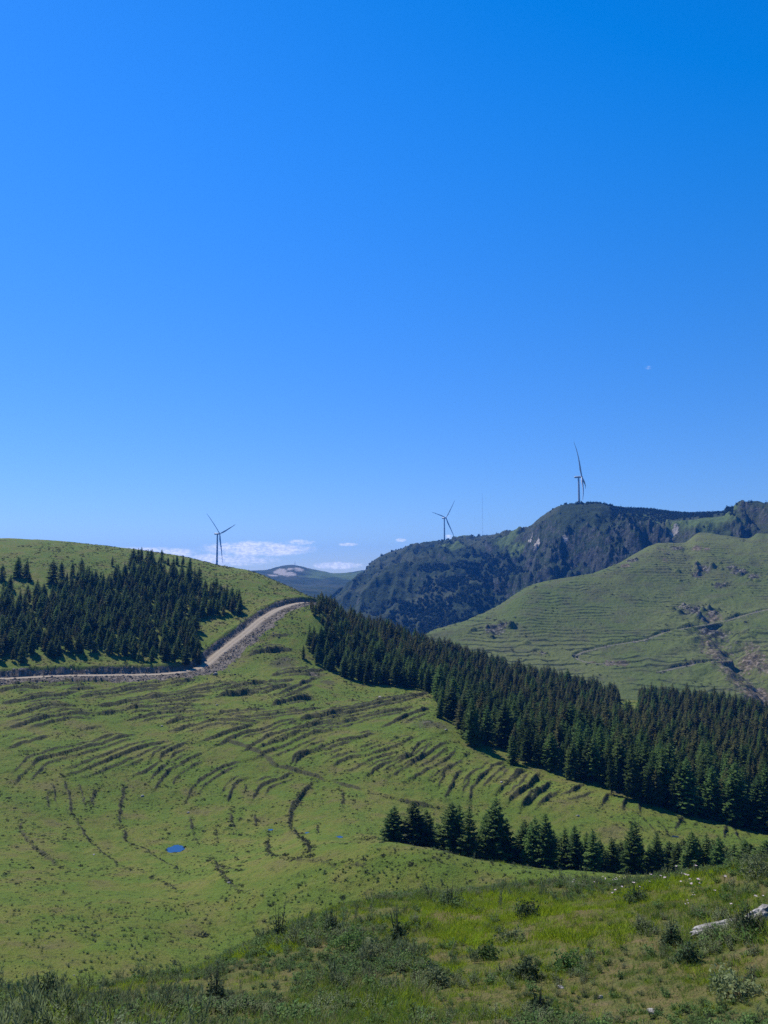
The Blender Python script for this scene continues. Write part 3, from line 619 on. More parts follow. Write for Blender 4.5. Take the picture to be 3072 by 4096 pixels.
Cc = Sheet(C_LINES, az_c, r_c)
# the crest row of each column fades the relief so the outline stays true
jj = np.arange(len(Cc.az)); ez = Cc.Z/Cc.r[:, None]; ic = np.argmax(ez, axis=0); rc = Cc.r[ic][None, :]; rcc = Cc.r[:, None]
fade = sst(20, 190, rc - rcc) * sst(1080, 1180, rcc) * np.maximum(sst(.0, .045, ez[ic, jj][None, :] - ez), 1 - sst(15.6, 16.6, Cc.az*57.3)*(1 - sst(23.6, 24.6, Cc.az*57.3))[None, :])
gx = Cc.X; gy = Cc.Y
rid = 1 - np.abs(fbm(gx + 30*fbm(gx, gy, 120, 2, 7), gy*.45, 105, 4, 201))*2.2
rid2 = 1 - np.abs(fbm(gx, gy*.35, 34, 3, 205))*2.2
Cc.Z += fade * (rid*30 - 15 + (rid2*8 - 4)*(1 + .5*sst(8, 12, Cc.az[None, :]*57.3)))
P = world_line([(1860, 2190), (1800, 2235), (1740, 2265), (1680, 2300), (1600, 2350), (1530, 2400), (1440, 2450)], Cc, 1100, 8)
sl, d, par, side, L = Cc.dist(P, 220); Cc.Z[sl] += 26*np.exp(-(d/70)**2)*sst(0, 120, par)*sst(0, 80, L-par+20)*fade[sl]
P = world_line([(2330, 2030), (2345, 2090), (2400, 2150), (2380, 2250)], Cc, 1100, 8)
sl, d, par, side, L = Cc.dist(P, 160); Cc.Z[sl] += 22*np.exp(-(d/45)**2)*fade[sl]
P = world_line([(2690, 2120), (2620, 2160), (2560, 2200), (2540, 2260)], Cc, 1100, 8)
sl, d, par, side, L = Cc.dist(P, 160); Cc.Z[sl] += 20*np.exp(-(d/40)**2)*fade[sl]
fr = fbm(gx, gy, 26, 6, 211, .62); az2 = Cc.az[None, :]*57.3; cr_ = sst(7, 11, az2)
Cc.Z += (np.abs(fr)*(3 + 22*cr_) - 2 + fbm(gx, gy, 6, 3, 212)*1.4) * (fade*.92 + .08)
for px, py, a, b, v in ((1800, 2245, 32, 25, 1.0), (1745, 2255, 20, 22, .7), (2030, 2175, 30, 45, .9), (2070, 2210, 22, 35, .8), (2560, 2075, 30, 60, .9), (2600, 2090, 26, 40, .8), (2820, 2085, 60, 70, 1.0), (2860, 2075, 40, 50, .8), (2720, 2115, 40, 40, .8), (2640, 2130, 20, 30, .5), (2180, 2065, 30, 20, .5), (1800, 2165, 80, 50, .55), (1600, 2240, 30, 60, .4), (2050, 2280, 18, 24, .5), (2700, 2090, 30, 40, .5)):
    blob(Cc, 'grass', px, py, a, b, 1100, v)
for px, py, a, b, v in ((2145, 2205, 7, 16, 1.2), (2120, 2185, 7, 12, 1.0), (2530, 2120, 8, 20, .7), (2650, 2140, 14, 14, .65), (2700, 2160, 12, 14, .6), (2260, 2190, 9, 14, .55), (1700, 2330, 20, 40, .4), (1690, 2420, 16, 40, .35)):
    blob(Cc, 'bare', px, py, a, b, 1100, v)
tag(Cc.build("mountain", M['mount']), kind='structure')

az_d = np.concatenate([np.arange(-70, -30, .8), np.arange(-30, 5, .09), np.arange(5, 70, .8)]) * math.pi/180
r_d = np.exp(np.concatenate([np.arange(math.log(1300), math.log(3400), .007), np.arange(math.log(3400), math.log(6400), .03)]))
D_LINES = [
 [zl(-700, 1300, -60), zl(800, 1300, -60), zl(1200, 1300, -170), zl(3500, 1300, -190)],
 [zl(-700, 1775, 12), zl(880, 1775, 15), zl(1000, 1775, 8), zl(1130, 1775, -20), (1250, 2400, 1800), (1457, 2460, 1800), (3500, 2460, 1800)],
 [(-700, 2315, 2500), (900, 2306, 2500), (1000, 2302, 2500), (1111, 2318, 2500), (1230, 2328, 2500), (1350, 2325, 2500), (1457, 2325, 2500), (3500, 2330, 2500)],
 [(-700, 2292, 3200), (900, 2288, 3200), (1000, 2283, 3200), (1060, 2280, 3200), (1113, 2267, 3200), (1166, 2259, 3200), (1219, 2269, 3200), (1265, 2280, 3200), (1305, 2287, 3200), (1332, 2293, 3200), (1411, 2288, 3200), (1457, 2281, 3200), (1600, 2290, 3200), (3500, 2300, 3200)],
 [zl(0, 4200, -90)], [zl(0, 6400, -200)],
]
D = Sheet(D_LINES, az_d, r_d)
rd = D.r[:, None]*np.ones_like(D.Z)
D.Z += fbm(D.X, D.Y, 160, 5, 301) * 12 * (1 - sst(2900, 3150, rd)*.9) * sst(1500, 1700, rd) * (1 - np.exp(-((rd-1775)/120)**2)) + fbm(D.X, D.Y, 30, 3, 303)*2.0
for px, py, a, b, v in ((1330, 2300, 110, 300, 1), (1420, 2300, 90, 250, 1), (1250, 2310, 60, 150, .7), (1020, 2290, 40, 150, .6)): blob(D, 'grass', px, py, a, b, 1900, v)
for px, py, a, b, v in ((1120, 2285, 28, 150, 1.0), (1150, 2300, 40, 120, .9), (1090, 2305, 26, 90, .8), (1195, 2278, 30, 90, .7), (1230, 2275, 20, 60, .6), (1160, 2275, 18, 60, .7), (1280, 2284, 24, 50, .6)): blob(D, 'bare', px, py, a, b, 1900, v)
tag(D.build("far_hill", M['mount']), kind='structure')
G.A('spoil'); G.A('bare')
tag(G.build("ground", M['ground']), kind='structure')

# ------------------------------------------------------------------ plants: prototypes
def quads(C, U, W):
    """leaf-like kites: centre, half-length vector, half-width vector"""
    n = len(C); V = np.stack([C-U, C-U*.1+W, C+U, C-U*.1-W], 1).reshape(-1, 3); F = np.arange(4*n).reshape(n, 4); return V, F
def rndunit(g, n):
    v = g.normal(0, 1, (n, 3)); return v/np.linalg.norm(v, axis=1)[:, None]
def conifer(seed, H=10.0, Rm=2.2, z0=.10, dense=1.0, gap=0.0):
    g = np.random.default_rng(seed); n = 14
    pz = np.linspace(0, H*.97, n); wob = np.cumsum(g.normal(0, .035, (n, 2)), 0)
    tr = tube(np.column_stack([wob, pz-.3]), np.linspace(.17, .02, n)*H/10, 7)
    C = []; U = []; W = []; nl = int(32*dense); BR = []
    for li in range(nl):
        t = (li + g.uniform(-.3, .3))/nl; t = min(max(t, 0), .985)
        z = H*(z0 + (1-z0)*t); nb = int(g.integers(5, 8)); a0 = g.uniform(0, 6.28)
        for b in range(nb):
            if g.random() < gap: continue
            a = a0 + 6.28*b/nb + g.normal(0, .25)
            prof = (1-t**1.45)**.78 * (1 if t > .12 else .72 + 2.2*t)
            L = max(Rm*prof*g.uniform(.68, 1.12), .18); dz = -.18 + .55*t + g.normal(0, .07)
            m = max(3, int(L/.17)); s = (np.arange(m)+.5)/m
            d = np.array([math.cos(a), math.sin(a), 0]); p = np.outer(s*L, d); p[:, 2] = s*L*dz - .22*L*s**2*(1-t) + .16*L*s**3
            p += np.array([np.interp(z, pz, wob[:, 0]), np.interp(z, pz, wob[:, 1]), z]); side = np.array([-math.sin(a), math.cos(a), 0])
            wid = (.10 + .26*np.sin(np.pi*np.clip(s*.85+.12, 0, 1)))*min(L, 2.2)*.75
            for sg in (-1, 1):
                dirv = d[None]*.55 + side[None]*sg*g.uniform(.6, 1.0, (m, 1)) + np.array([0, 0, 1])*g.normal(-.12, .22, (m, 1))
                u = dirv*wid[:, None]*.8; C.append(p+u*.55); U.append(u); w_ = np.cross(u, rndunit(g, m)*.6+np.array([0, 0, 1])); w_ /= np.linalg.norm(w_, axis=1)[:, None]+1e-6
                W.append(w_*(.085+.06*g.random((m, 1)))*1.4)
            if li % 3 == 0 and t < .8: BR.append(tube([p[0]-d*s[0]*L*.9, p[m//2], p[-1]], [.03, .02, .008], 3))
    C = np.concatenate(C); U = np.concatenate(U); W = np.concatenate(W)
    top = np.array([[wob[-1, 0], wob[-1, 1], H*.985]]); C = np.concatenate([C, top, top-[0, 0, .25]]); U = np.concatenate([U, [[0, 0, .3], [0, 0, .3]]]); W = np.concatenate([W, [[.06, 0, 0], [0, .1, 0]]])
    cr = quads(C, U, W)
    tk = join([(tr[0], tr[1], 0)] + [(v, f, 0) for v, f in BR])
    return (tk[0], tk[1]), cr
SPEC = [(1, 10, 3.2, .06, 1.15, .02), (2, 10, 2.7, .09, 1.05, .08), (3, 10, 2.35, .14, 1.0, .12), (4, 10, 2.8, .10, 1.1, .05), (5, 10, 2.2, .18, .95, .15), (6, 10, 2.5, .20, 1.0, .08), (7, 10, 2.3, .16, 1.0, .1), (8, 10, 3.2, .05, 1.2, .02)]
LARCHY = (5, 6)
PROTO = [conifer(*s) for s in SPEC]
TRUNK = [mesh_data("trunk", p[0][0], p[0][1], [M['bark']], smooth=True) for p in PROTO]
CROWN = [mesh_data("crown", p[1][0], p[1][1], [M['larch'] if i in LARCHY else M['spruce']]) for i, p in enumerate(PROTO)]
def proto_coll(name, meshes):
    c = bpy.data.collections.new(name)
    for i, me in enumerate(meshes): c.objects.link(bpy.data.objects.new(f"{name}_{i:02d}", me))
    return c
def instancer(name, coll, pts, rot, scl, idx, label=None, cat=None):
    me = bpy.data.meshes.new(name); me.vertices.add(len(pts)); me.vertices.foreach_set('co', np.asarray(pts, np.float32).reshape(-1))
    a = me.attributes.new('rot', 'FLOAT_VECTOR', 'POINT'); a.data.foreach_set('vector', np.asarray(rot, np.float32).reshape(-1))
    a = me.attributes.new('scl', 'FLOAT_VECTOR', 'POINT'); a.data.foreach_set('vector', np.asarray(scl, np.float32).reshape(-1))
    a = me.attributes.new('idx', 'INT', 'POINT'); a.data.foreach_set('value', np.asarray(idx, np.int32))
    o = bpy.data.objects.new(name, me); COL.objects.link(o)
    ng = bpy.data.node_groups.new(name, 'GeometryNodeTree')
    ng.interface.new_socket('Geometry', in_out='INPUT', socket_type='NodeSocketGeometry'); ng.interface.new_socket('Geometry', in_out='OUTPUT', socket_type='NodeSocketGeometry')
    gi = ng.nodes.new('NodeGroupInput'); go = ng.nodes.new('NodeGroupOutput'); ip = ng.nodes.new('GeometryNodeInstanceOnPoints')
    ci = ng.nodes.new('GeometryNodeCollectionInfo'); ci.inputs['Collection'].default_value = coll; ci.inputs['Separate Children'].default_value = True; ci.inputs['Reset Children'].default_value = True
    def na(n, t):
        q = ng.nodes.new('GeometryNodeInputNamedAttribute'); q.data_type = t; q.inputs['Name'].default_value = n; return q.outputs['Attribute']
    L = ng.links.new
    L(gi.outputs[0], ip.inputs['Points']); L(ci.outputs[0], ip.inputs['Instance']); ip.inputs['Pick Instance'].default_value = True
    L(na('idx', 'INT'), ip.inputs['Instance Index']); L(na('rot', 'FLOAT_VECTOR'), ip.inputs['Rotation']); L(na('scl', 'FLOAT_VECTOR'), ip.inputs['Scale']); L(ip.outputs[0], go.inputs[0])
    md = o.modifiers.new('scatter', 'NODES'); md.node_group = ng
    tag(o, label, cat, None, 'stuff'); return o

# ------------------------------------------------------------------ conifers: who stands where
trees = []      # x, y, height, width factor, proto, label, group
def in_poly(px, py, poly):
    poly = np.array(poly, float); n = len(poly); ins = np.zeros(np.shape(px), bool); j = n-1
    for i in range(n):
        xi, yi = poly[i]; xj, yj = poly[j]; c = ((yi > py) != (yj > py)) & (px < (xj-xi)*(py-yi)/(yj-yi+1e-9)+xi); ins ^= c; j = i
    return ins
F1 = 1.8517
ROW = [(849, 1740, 147, 0, 1.28), (903, 1730, 147, 7, 1.3), (920, 1745, 151, 0, .95), (972, 1727, 146, 0, 1.05), (988, 1732, 148, 3, .95), (1012, 1737, 143, 2, .95), (1045, 1755, 148, 1, 1.0), (1068, 1722, 144, 0, .95),
       (1080, 1745, 148, 3, .9), (1102, 1765, 145, 2, .9), (1140, 1768, 148, 1, 1.0), (1155, 1762, 143, 0, .95), (1180, 1755, 141, 3, .9), (1186, 1775, 147, 1, .9), (1215, 1785, 145, 2, 1.0), (1250, 1782, 143, 3, .9), (1266, 1795, 148, 1, .9), (1283, 1787, 141, 2, 1.0),
       (1323, 1808, 141, 1, 1.1), (1364, 1772, 139, 0, .9), (1416, 1798, 139, 3, .95), (1424, 1815, 142, 1, .9), (1462, 1815, 140, 1, 1.1), (1490, 1790, 137, 3, 1.05), (1505, 1805, 141, 0, .95), (1525, 1795, 138, 2, 1.0), (1552, 1802, 135, 0, .85)]
ROWL = ["leftmost spruce of the gully row, broad and standing apart", "broad dense spruce second from the left in the gully row", "shorter spruce tucked behind the broad one near the left of the gully row",
 "tall pointed spruce third from the left in the gully row", "slim spruce close against the right side of the tall pointed third one", "loose see-through spruce right of the tall pointed pair", "low spruce left of the tallest tree in the gully row",
 "tallest spruce of the gully row, with a high leader", "spruce half hidden behind the tallest tree of the row", "small thin spruce right of the tallest tree in the row", "left tree of the dark pair in mid row",
 "dense spruce in the middle of the gully row", "tall spruce on the right of the mid row clump", "short spruce behind the mid row clump", "low spruce right of the mid row clump", "slim pointed spruce in the right half of the row",
 "short spruce behind the slim pointed one", "ragged spruce ending the middle clump on its right", "low bushy spruce left of the tall lone one", "tall lone spruce with layered branches in the right half of the row",
 "leaning-looking narrow spruce right of the tall lone one", "small spruce behind the narrow one", "low spruce at the left of the right-hand clump", "wide dark spruce in the right-hand clump", "spruce behind the wide dark one", "ragged spruce in the right-hand clump", "last tall spruce of the gully row, with open layered branches"]
for (x, yt, r, pr, wf), lab in zip(ROW, ROWL):
    a, e = ae(x*F1, yt*F1); X, Y = r*math.sin(a), r*math.cos(a); g = float(G.H(X, Y)); h = r*float(e) - g
    trees.append((X, Y, max(h, 3), wf, pr, lab, "spruces in the gully row"))
for x, yt, r in ((938, 1790, 152), (1120, 1790, 151), (1130, 1775, 146), (1168, 1785, 150), (1200, 1792, 149), (1235, 1800, 148), (1300, 1812, 147), (1340, 1815, 145), (1385, 1812, 146), (1402, 1822, 143), (1440, 1815, 145), (1475, 1808, 142), (1540, 1812, 140), (1568, 1828, 137)):
    a, e = ae(x*F1, yt*F1); X, Y = r*math.sin(a), r*math.cos(a); g = float(G.H(X, Y)); trees.append((X, Y, max(r*float(e)-g, 3), 1.15, int(rng.integers(0, 4)), "low spruce filling a gap behind the front trees of the gully row", "spruces in the gully row"))
for (x, yt, r, pr, wf, lab) in [(1610, 1812, 112, 1, 1.6, "small spruce top rising over the knoll by the right edge"), (1628, 1822, 108, 3, 1.6, "smallest spruce between the two tops by the right edge"), (1652, 1810, 105, 0, 1.5, "spruce top nearest the right edge over the knoll"), (1590, 1822, 118, 2, 1.5, "thin spruce top left of the right edge pair")]:
    a, e = ae(x*F1, yt*F1); X, Y = r*math.sin(a), r*math.cos(a); g = float(G.H(X, Y)); trees.append((X, Y, max(r*float(e)-g, 3), wf, pr, lab, "spruce tops over the knoll"))
def c1(x, y): return x*.7836, 2000 + y*.7836
# single trees of the left hill, by their feet and tops
SING = [(90, 395, 285, .95, "upper of two lone spruces at the left edge of the hill"), (133, 398, 298, .9, "lone spruce beside a broader one at the left of the hill"), (10, 415, 320, 1.0, "spruce cut by the left edge of the picture on the hill"), (52, 462, 382, .9, "short spruce in the grass clearing on the left hill"),
        (272, 430, 300, 1.25, "broad dark spruce standing in front of the grass clearing"), (316, 395, 310, .8, "slim spruce beside the broad dark one at the clearing"), (152, 420, 370, .9, "small spruce at the foot of the lone pair"),
        (675, 350, 243, 1.1, "tall dark spruce on the ridge, first of the crest group"), (706, 318, 242, .8, "slim spruce behind the first of the crest group"), (722, 312, 237, .7, "narrow crest spruce with a high thin leader"), (752, 318, 248, .9, "middle spruce of the crest group against the sky"), (778, 312, 248, .8, "spruce right of the middle of the crest group"),
        (826, 312, 248, .85, "lone crest spruce against the cloud"), (858, 330, 288, .8, "small bushy spruce just below the crest"), (904, 330, 278, .8, "left one of the last trio on the crest"), (933, 335, 280, .95, "dense spruce in the middle of the last crest trio"), (966, 365, 290, .75, "thin spruce ending the crest group on its right"),
        (572, 335, 282, .8, "pointed spruce above the forest top, left of the crest group"), (370, 385, 312, .9, "pointed spruce at the forest top by the clearing"), (420, 385, 290, .95, "tall spruce top over the forest left of centre")]
taken = []
for x, yb, yt, wf, lab in SING:
    px, py = c1(x, yb); p = G.hit(px, py, 150); X, Y = p; g = float(G.H(X, Y)); r = math.hypot(X, Y); _, e = ae(*c1(x, yt)); h = r*float(e) - g
    h = min(max(h, 4), 15); trees.append((X, Y, h, wf, int(rng.integers(0, 4)), lab, "single spruces on the left hill")); taken.append((X, Y))
def scatter_forest(poly, rmin, rmax, step, hfun, keep, protos, labf, grp, azr):
    a0, a1 = azr; xs = np.arange(rmax*math.sin(a0)-10 if a0 < 0 else rmin*math.sin(a0)-10, rmax*math.sin(a1)+10, step); ys = np.arange(rmin*math.cos(max(abs(a0), abs(a1)))-10, rmax+10, step)
    Xg, Yg = np.meshgrid(xs, ys); Xg = Xg + (np.arange(len(ys))[:, None] % 2)*step*.5; Xg = Xg.ravel() + rng.uniform(-.38, .38, Xg.size)*step; Yg = Yg.ravel() + rng.uniform(-.38, .38, Yg.size)*step
    rr_ = np.hypot(Xg, Yg); z = G._at(G.base, Xg, Yg); px, py = project(Xg, Yg, z)
    ok = (rr_ > rmin) & (rr_ < rmax) & (Yg > 10); ok[ok] &= in_poly(px[ok], py[ok], poly); ok &= rng.random(len(Xg)) < keep(px, py)
    for X, Y, x, y in zip(Xg[ok], Yg[ok], px[ok], py[ok]):
        if any((X-t[0])**2 + (Y-t[1])**2 < 7 for t in taken): continue
        h = hfun(x, y)*rng.choice([rng.normal(1, .16), rng.normal(.70, .14)], p=[.72, .28]); h *= 1 + .13*float(fbm(np.array([X]), np.array([Y]), 22, 2, 71)[0]); pr = int(rng.choice(protos(x, y))); trees.append((X, Y, h, rng.uniform(.72, 1.12), pr, labf(x, y), grp(x, y)))
LEFT = [c1(*p) for p in [(-900, 860), (-300, 850), (0, 835), (60, 830), (110, 838), (160, 800), (250, 812), (330, 815), (420, 790), (500, 800), (560, 790), (640, 815), (700, 830), (760, 838), (900, 842), (1000, 838), (1030, 820), (1015, 740), (1000, 650), (990, 610), (1080, 605), (1160, 590), (1235, 590), (1240, 560), (1215, 500), (1180, 490), (1130, 480), (1080, 470), (1010, 440), (960, 420), (880, 375), (840, 385), (780, 350), (720, 370), (640, 400), (600, 400), (540, 395), (430, 420), (370, 425), (340, 430), (300, 470), (230, 460), (160, 470), (80, 500), (40, 480), (-60, 470), (-300, 400), (-900, 400)]]
def lab_left(x, y):
    if y > 2595: return "slender dark spruce in the front rank of the left hill plantation above the road"
    if y < 2335: return "dark spruce along the upper margin of the left hill plantation"
    if x > 780: return "dark spruce in the right-hand wing of the left hill plantation"
    if x < 260: return "dark spruce in the left part of the hill plantation below the lone pair"
    return "dark spruce deep inside the left hill plantation"
scatter_forest(LEFT, 270, 480, 3.75, lambda x, y: 7.9, lambda x, y: np.where((y < 2400) & (x < 560), .8, .97), lambda x, y: [0, 1, 1, 2, 2, 3, 3, 4, 4, 6], lab_left, lambda x, y: "plantation spruces on the left hill", (R(-36), R(-4)))
SPUR = [(1235, 2438), (1232, 2466), (1285, 2500), (1310, 2545), (1265, 2575), (1215, 2590), (1212, 2636), (1262, 2662), (1310, 2690), (1390, 2722), (1470, 2740), (1560, 2748), (1660, 2756), (1735, 2778), (1745, 2868), (1800, 2888), (1838, 2905), (1850, 2960), (1880, 2985), (1960, 2990), (2000, 3000), (2040, 3040), (2060, 3065), (2110, 3072), (2180, 3092), (2260, 3112), (2350, 3135), (2450, 3185), (2560, 3210), (2700, 3245), (2850, 3285), (3000, 3320), (3072, 3345), (3400, 3400), (3800, 3440), (3800, 2960), (3072, 2872), (2900, 2826), (2700, 2802), (2560, 2800), (2540, 2850), (2500, 2850), (2490, 2796), (2300, 2748), (2100, 2703), (1900, 2638), (1700, 2575), (1550, 2520), (1400, 2468), (1330, 2432), (1280, 2412)]
def lab_spur(x, y):
    if x < 1345 and y < 2520: return "dark spruce in the small stand where the road meets the skyline"
    low = np.interp(x, [1212, 1310, 1560, 1735, 1850, 2060, 2350, 2700, 3072], [2636, 2690, 2748, 2830, 2960, 3065, 3135, 3245, 3345])
    if y > low - 55:
        if x < 1500: return "spruce on the left lower edge of the spur forest throwing a shadow on the pasture"
        if x < 1840: return "spruce of the open-bottomed front rank above the scarp of the spur forest"
        if x < 2250: return "big spruce at the middle lower edge of the spur forest beside the terraces"
        return "big spruce in the lower right edge of the spur forest above the pale pasture"
    return "conifer packed inside the forest on the spur"
scatter_forest(SPUR, 185, 500, 3.95, lambda x, y: float(np.interp(x, [1200, 1700, 2050, 2500, 3072], [9.0, 9.8, 10.6, 11.0, 11.0])*np.interp(y - np.interp(x, [1212, 1310, 1560, 1735, 1850, 2060, 2350, 2700, 3072], [2636, 2690, 2748, 2830, 2960, 3065, 3135, 3245, 3345]), [-220, -60], [.74, 1])), lambda x, y: np.where((x > 2476) & (x < 2556) & (y < 2885), 0, .95),
    lambda x, y: ([5, 6, 5, 6, 4, 3] if (y < np.interp(x, [1200, 1700, 2500, 3072], [2500, 2680, 3010, 3130])) else [0, 1, 2, 3, 3, 4, 6]), lab_spur, lambda x, y: "spruces of the forest on the spur", (R(-6), R(40)))
# the ones that show largest become individual things, the rest one forest
T = trees; xs = np.array([t[0] for t in T]); ys = np.array([t[1] for t in T]); zs = G.H(xs, ys); hs_ = np.array([t[2] for t in T])
pxs, pys = project(xs, ys, zs); size = hs_/np.hypot(xs, ys)
named = np.array([t[6] in ("spruces in the gully row", "spruce tops over the knoll", "single spruces on the left hill") for t in T])
inframe = (pxs > -40) & (pxs < 3112)
# hidden share: how much of a tree the ones in front of it cover
score = size.copy(); order = np.argsort(np.hypot(xs, ys)); occ = {}
for i in order:
    if not inframe[i]: continue
    top = pys[i] - size[i]*FOC; b0 = int(pxs[i]//16); cov = min(occ.get(b, 9999) for b in (b0-1, b0, b0+1)); vis = np.clip((cov-top)/(size[i]*FOC), 0, 1)
    score[i] *= .15 + .85*min(1, vis*1.2)
    for b in (b0, b0+1, b0-1): occ[b] = min(occ.get(b, 9999), top)
score[named] += 10; score[~inframe] = -1
single = set(np.argsort(-score)[:296].tolist())
def place_tree(i):
    x, y, h, wf, pr, lab, grp = T[i]
    e = bpy.data.objects.new("spruce_tree", None); COL.objects.link(e); e.empty_display_size = .5
    e.location = (x, y, zs[i]-.1); e.rotation_euler = (rng.normal(0, .03), rng.normal(0, .03), rng.uniform(0, 6.28)); e.scale = (h/10*wf, h/10*wf, h/10)
    for nm, ms in (("trunk", TRUNK), ("crown", CROWN)):
        c = bpy.data.objects.new(nm, ms[pr]); COL.objects.link(c); c.parent = e
    tag(e, lab, "tree", grp)
for i in sorted(single): place_tree(i)
rest = [i for i in range(len(T)) if i not in single]
def tree_mesh(i):
    V, F, Mi = join([(PROTO[i][0][0], PROTO[i][0][1], 0), (PROTO[i][1][0], PROTO[i][1][1], 1)])
    return mesh_data("conifer", V, F, [M['bark'], M['larch'] if i in LARCHY else M['spruce']], Mi)
TC = proto_coll("conifer", [tree_mesh(i) for i in range(len(PROTO))])
n = len(rest); print("trees", len(T), "single", len(single), "rest", n)
instancer("forest", TC, np.column_stack([xs[rest], ys[rest], zs[rest]-.1]), np.column_stack([rng.normal(0, .02, n), rng.normal(0, .02, n), rng.uniform(0, 6.28, n)]),
    np.column_stack([hs_[rest]/10*[T[i][3] for i in rest], hs_[rest]/10*[T[i][3] for i in rest], hs_[rest]/10]), [T[i][4] for i in rest], "mass of dark conifers filling the plantations behind their front ranks", "forest")

# ------------------------------------------------------------------ small plants and stones of the pasture
def leafball(seed, n, rad, h, size, mat, asp=.45, flat=.5, low=.0):
    g = np.random.default_rng(seed); q = rndunit(g, n); q[:, 2] = np.abs(q[:, 2]); rr_ = g.uniform(.35, 1, (n, 1))**.6
    lump = 1 + .25*np.sin(q[:, :1]*5+seed) + .2*np.cos(q[:, 1:2]*6+seed)
    C = q*rr_*lump*np.array([rad, rad, h]); C[:, 2] += low
    U = rndunit(g, n)*size*g.uniform(.6, 1.3, (n, 1)); U[:, 2] = U[:, 2]*flat + size*.25; W = np.cross(U, rndunit(g, n)); W /= np.linalg.norm(W, axis=1)[:, None]+1e-6; W *= size*asp
    V, F = quads(C, U, W); return mesh_data("leaves", V, F, [mat])
tus = proto_coll("tussock", [leafball(i, 46, .5, .42, .17, M['tuss'], .4) for i in range(4)] + [leafball(9, 40, .5, .35, .16, M['darkb'], .4)])
bp = np.concatenate(bank_pts); g_ = rng.random(len(bp)); bp = bp[(g_ < .68)]
bs = rng.gamma(2.5, .10, len(bp)) + .14
N0 = 135000; a_ = rng.uniform(R(-38), R(38), N0); r_ = np.sqrt(rng.uniform(100**2, 500**2, N0)); fx, fy = r_*np.sin(a_), r_*np.cos(a_)
kd = (fbm(fx, fy, 14, 3, 401) > -.12) & (rng.random(N0) < np.clip(1.6 - r_/420, .25, 1)); fx, fy = fx[kd], fy[kd]; fs = (rng.gamma(2.0, .115, len(fx)) + .13)*np.interp(np.hypot(fx, fy), [100, 250, 400], [.75, 1, 1.7])
PX = np.concatenate([bp[:, 0], fx]); PY = np.concatenate([bp[:, 1], fy]); PS = np.concatenate([bs, fs]); PZ = G.H(PX, PY)
droad = np.min(np.hypot(PX[:, None]-RP[None, ::2, 0], PY[:, None]-RP[None, ::2, 1]), axis=1); k = droad > 3.4; PX, PY, PS, PZ = PX[k], PY[k], PS[k], PZ[k]
n = len(PX); print("tussocks", n)
instancer("grass_tussocks", tus, np.column_stack([PX, PY, PZ-.05]), np.column_stack([np.zeros(n), np.zeros(n), rng.uniform(0, 6.28, n)]), np.column_stack([PS*rng.uniform(.8, 1.5, n), PS*rng.uniform(.8, 1.5, n), PS*rng.uniform(.6, 1.1, n)]), rng.integers(0, 5, n), "dark low tussocks dotted over the pasture and along the terrace banks", "grass tussocks")
def rock_mesh(seed, mat, sub=2, name="rock", rad=.5, sc=(1, 1, .6)):
    import bmesh
    bm = bmesh.new(); bmesh.ops.create_icosphere(bm, subdivisions=sub, radius=rad); g = np.random.default_rng(seed); pl = rndunit(g, 7); dd = g.uniform(.55, .85, 7)*rad
    for v in bm.verts:
        p = np.array(v.co)
        for q, d in zip(pl, dd):
            e = p@q - d
            if e > 0: p = p - q*e*.9
        p = p*(1 + .10*vnoise(np.array([p[0]/rad*2.3+seed]), np.array([p[1]/rad*2.3+p[2]/rad*1.7]), seed)[0]); nz = (.10*vnoise(np.array([p[0]/rad*6]), np.array([p[1]/rad*6+p[2]/rad*5]), seed+3)[0] + .05*vnoise(np.array([p[0]/rad*14]), np.array([p[2]/rad*14+p[1]/rad*11]), seed+5)[0]) if sub > 3 else 0; p = p*(1+nz); v.co = (p[0]*sc[0], p[1]*sc[1], p[2]*sc[2])
    me = bpy.data.meshes.new(name); bm.to_mesh(me); bm.free(); me.materials.append(mat); return me
rk = proto_coll("spoil_rock", [rock_mesh(i, M['pebble'], 1) for i in range(5)])
q = rng.integers(4, len(RP)-10, 5200); dn = np.gradient(RP, axis=0); dn /= np.hypot(dn[:, 0], dn[:, 1])[:, None]; nn = np.stack([-dn[:, 1], dn[:, 0]], 1); sgn = np.sign((nn*RP).sum(1)); nn *= sgn[:, None]
off = np.where(rng.random(5200) < .78, -rng.gamma(2.2, 1.9, 5200)-2.5, rng.uniform(2.7, 5.0, 5200)); sx = RP[q]+nn[q]*off[:, None]+rng.normal(0, .6, (5200, 2)); sz = G.H(sx[:, 0], sx[:, 1]); ss = rng.gamma(1.4, .20, 5200)+.10
instancer("rubble", rk, np.column_stack([sx, sz+ss*.05]), rng.uniform(0, 6.28, (5200, 3)), np.repeat(ss[:, None], 3, 1), rng.integers(0, 5, 5200), "grey rubble spilling down both sides of the gravel road", "rubble")
def r_far(c): return math.hypot(*c) > 60
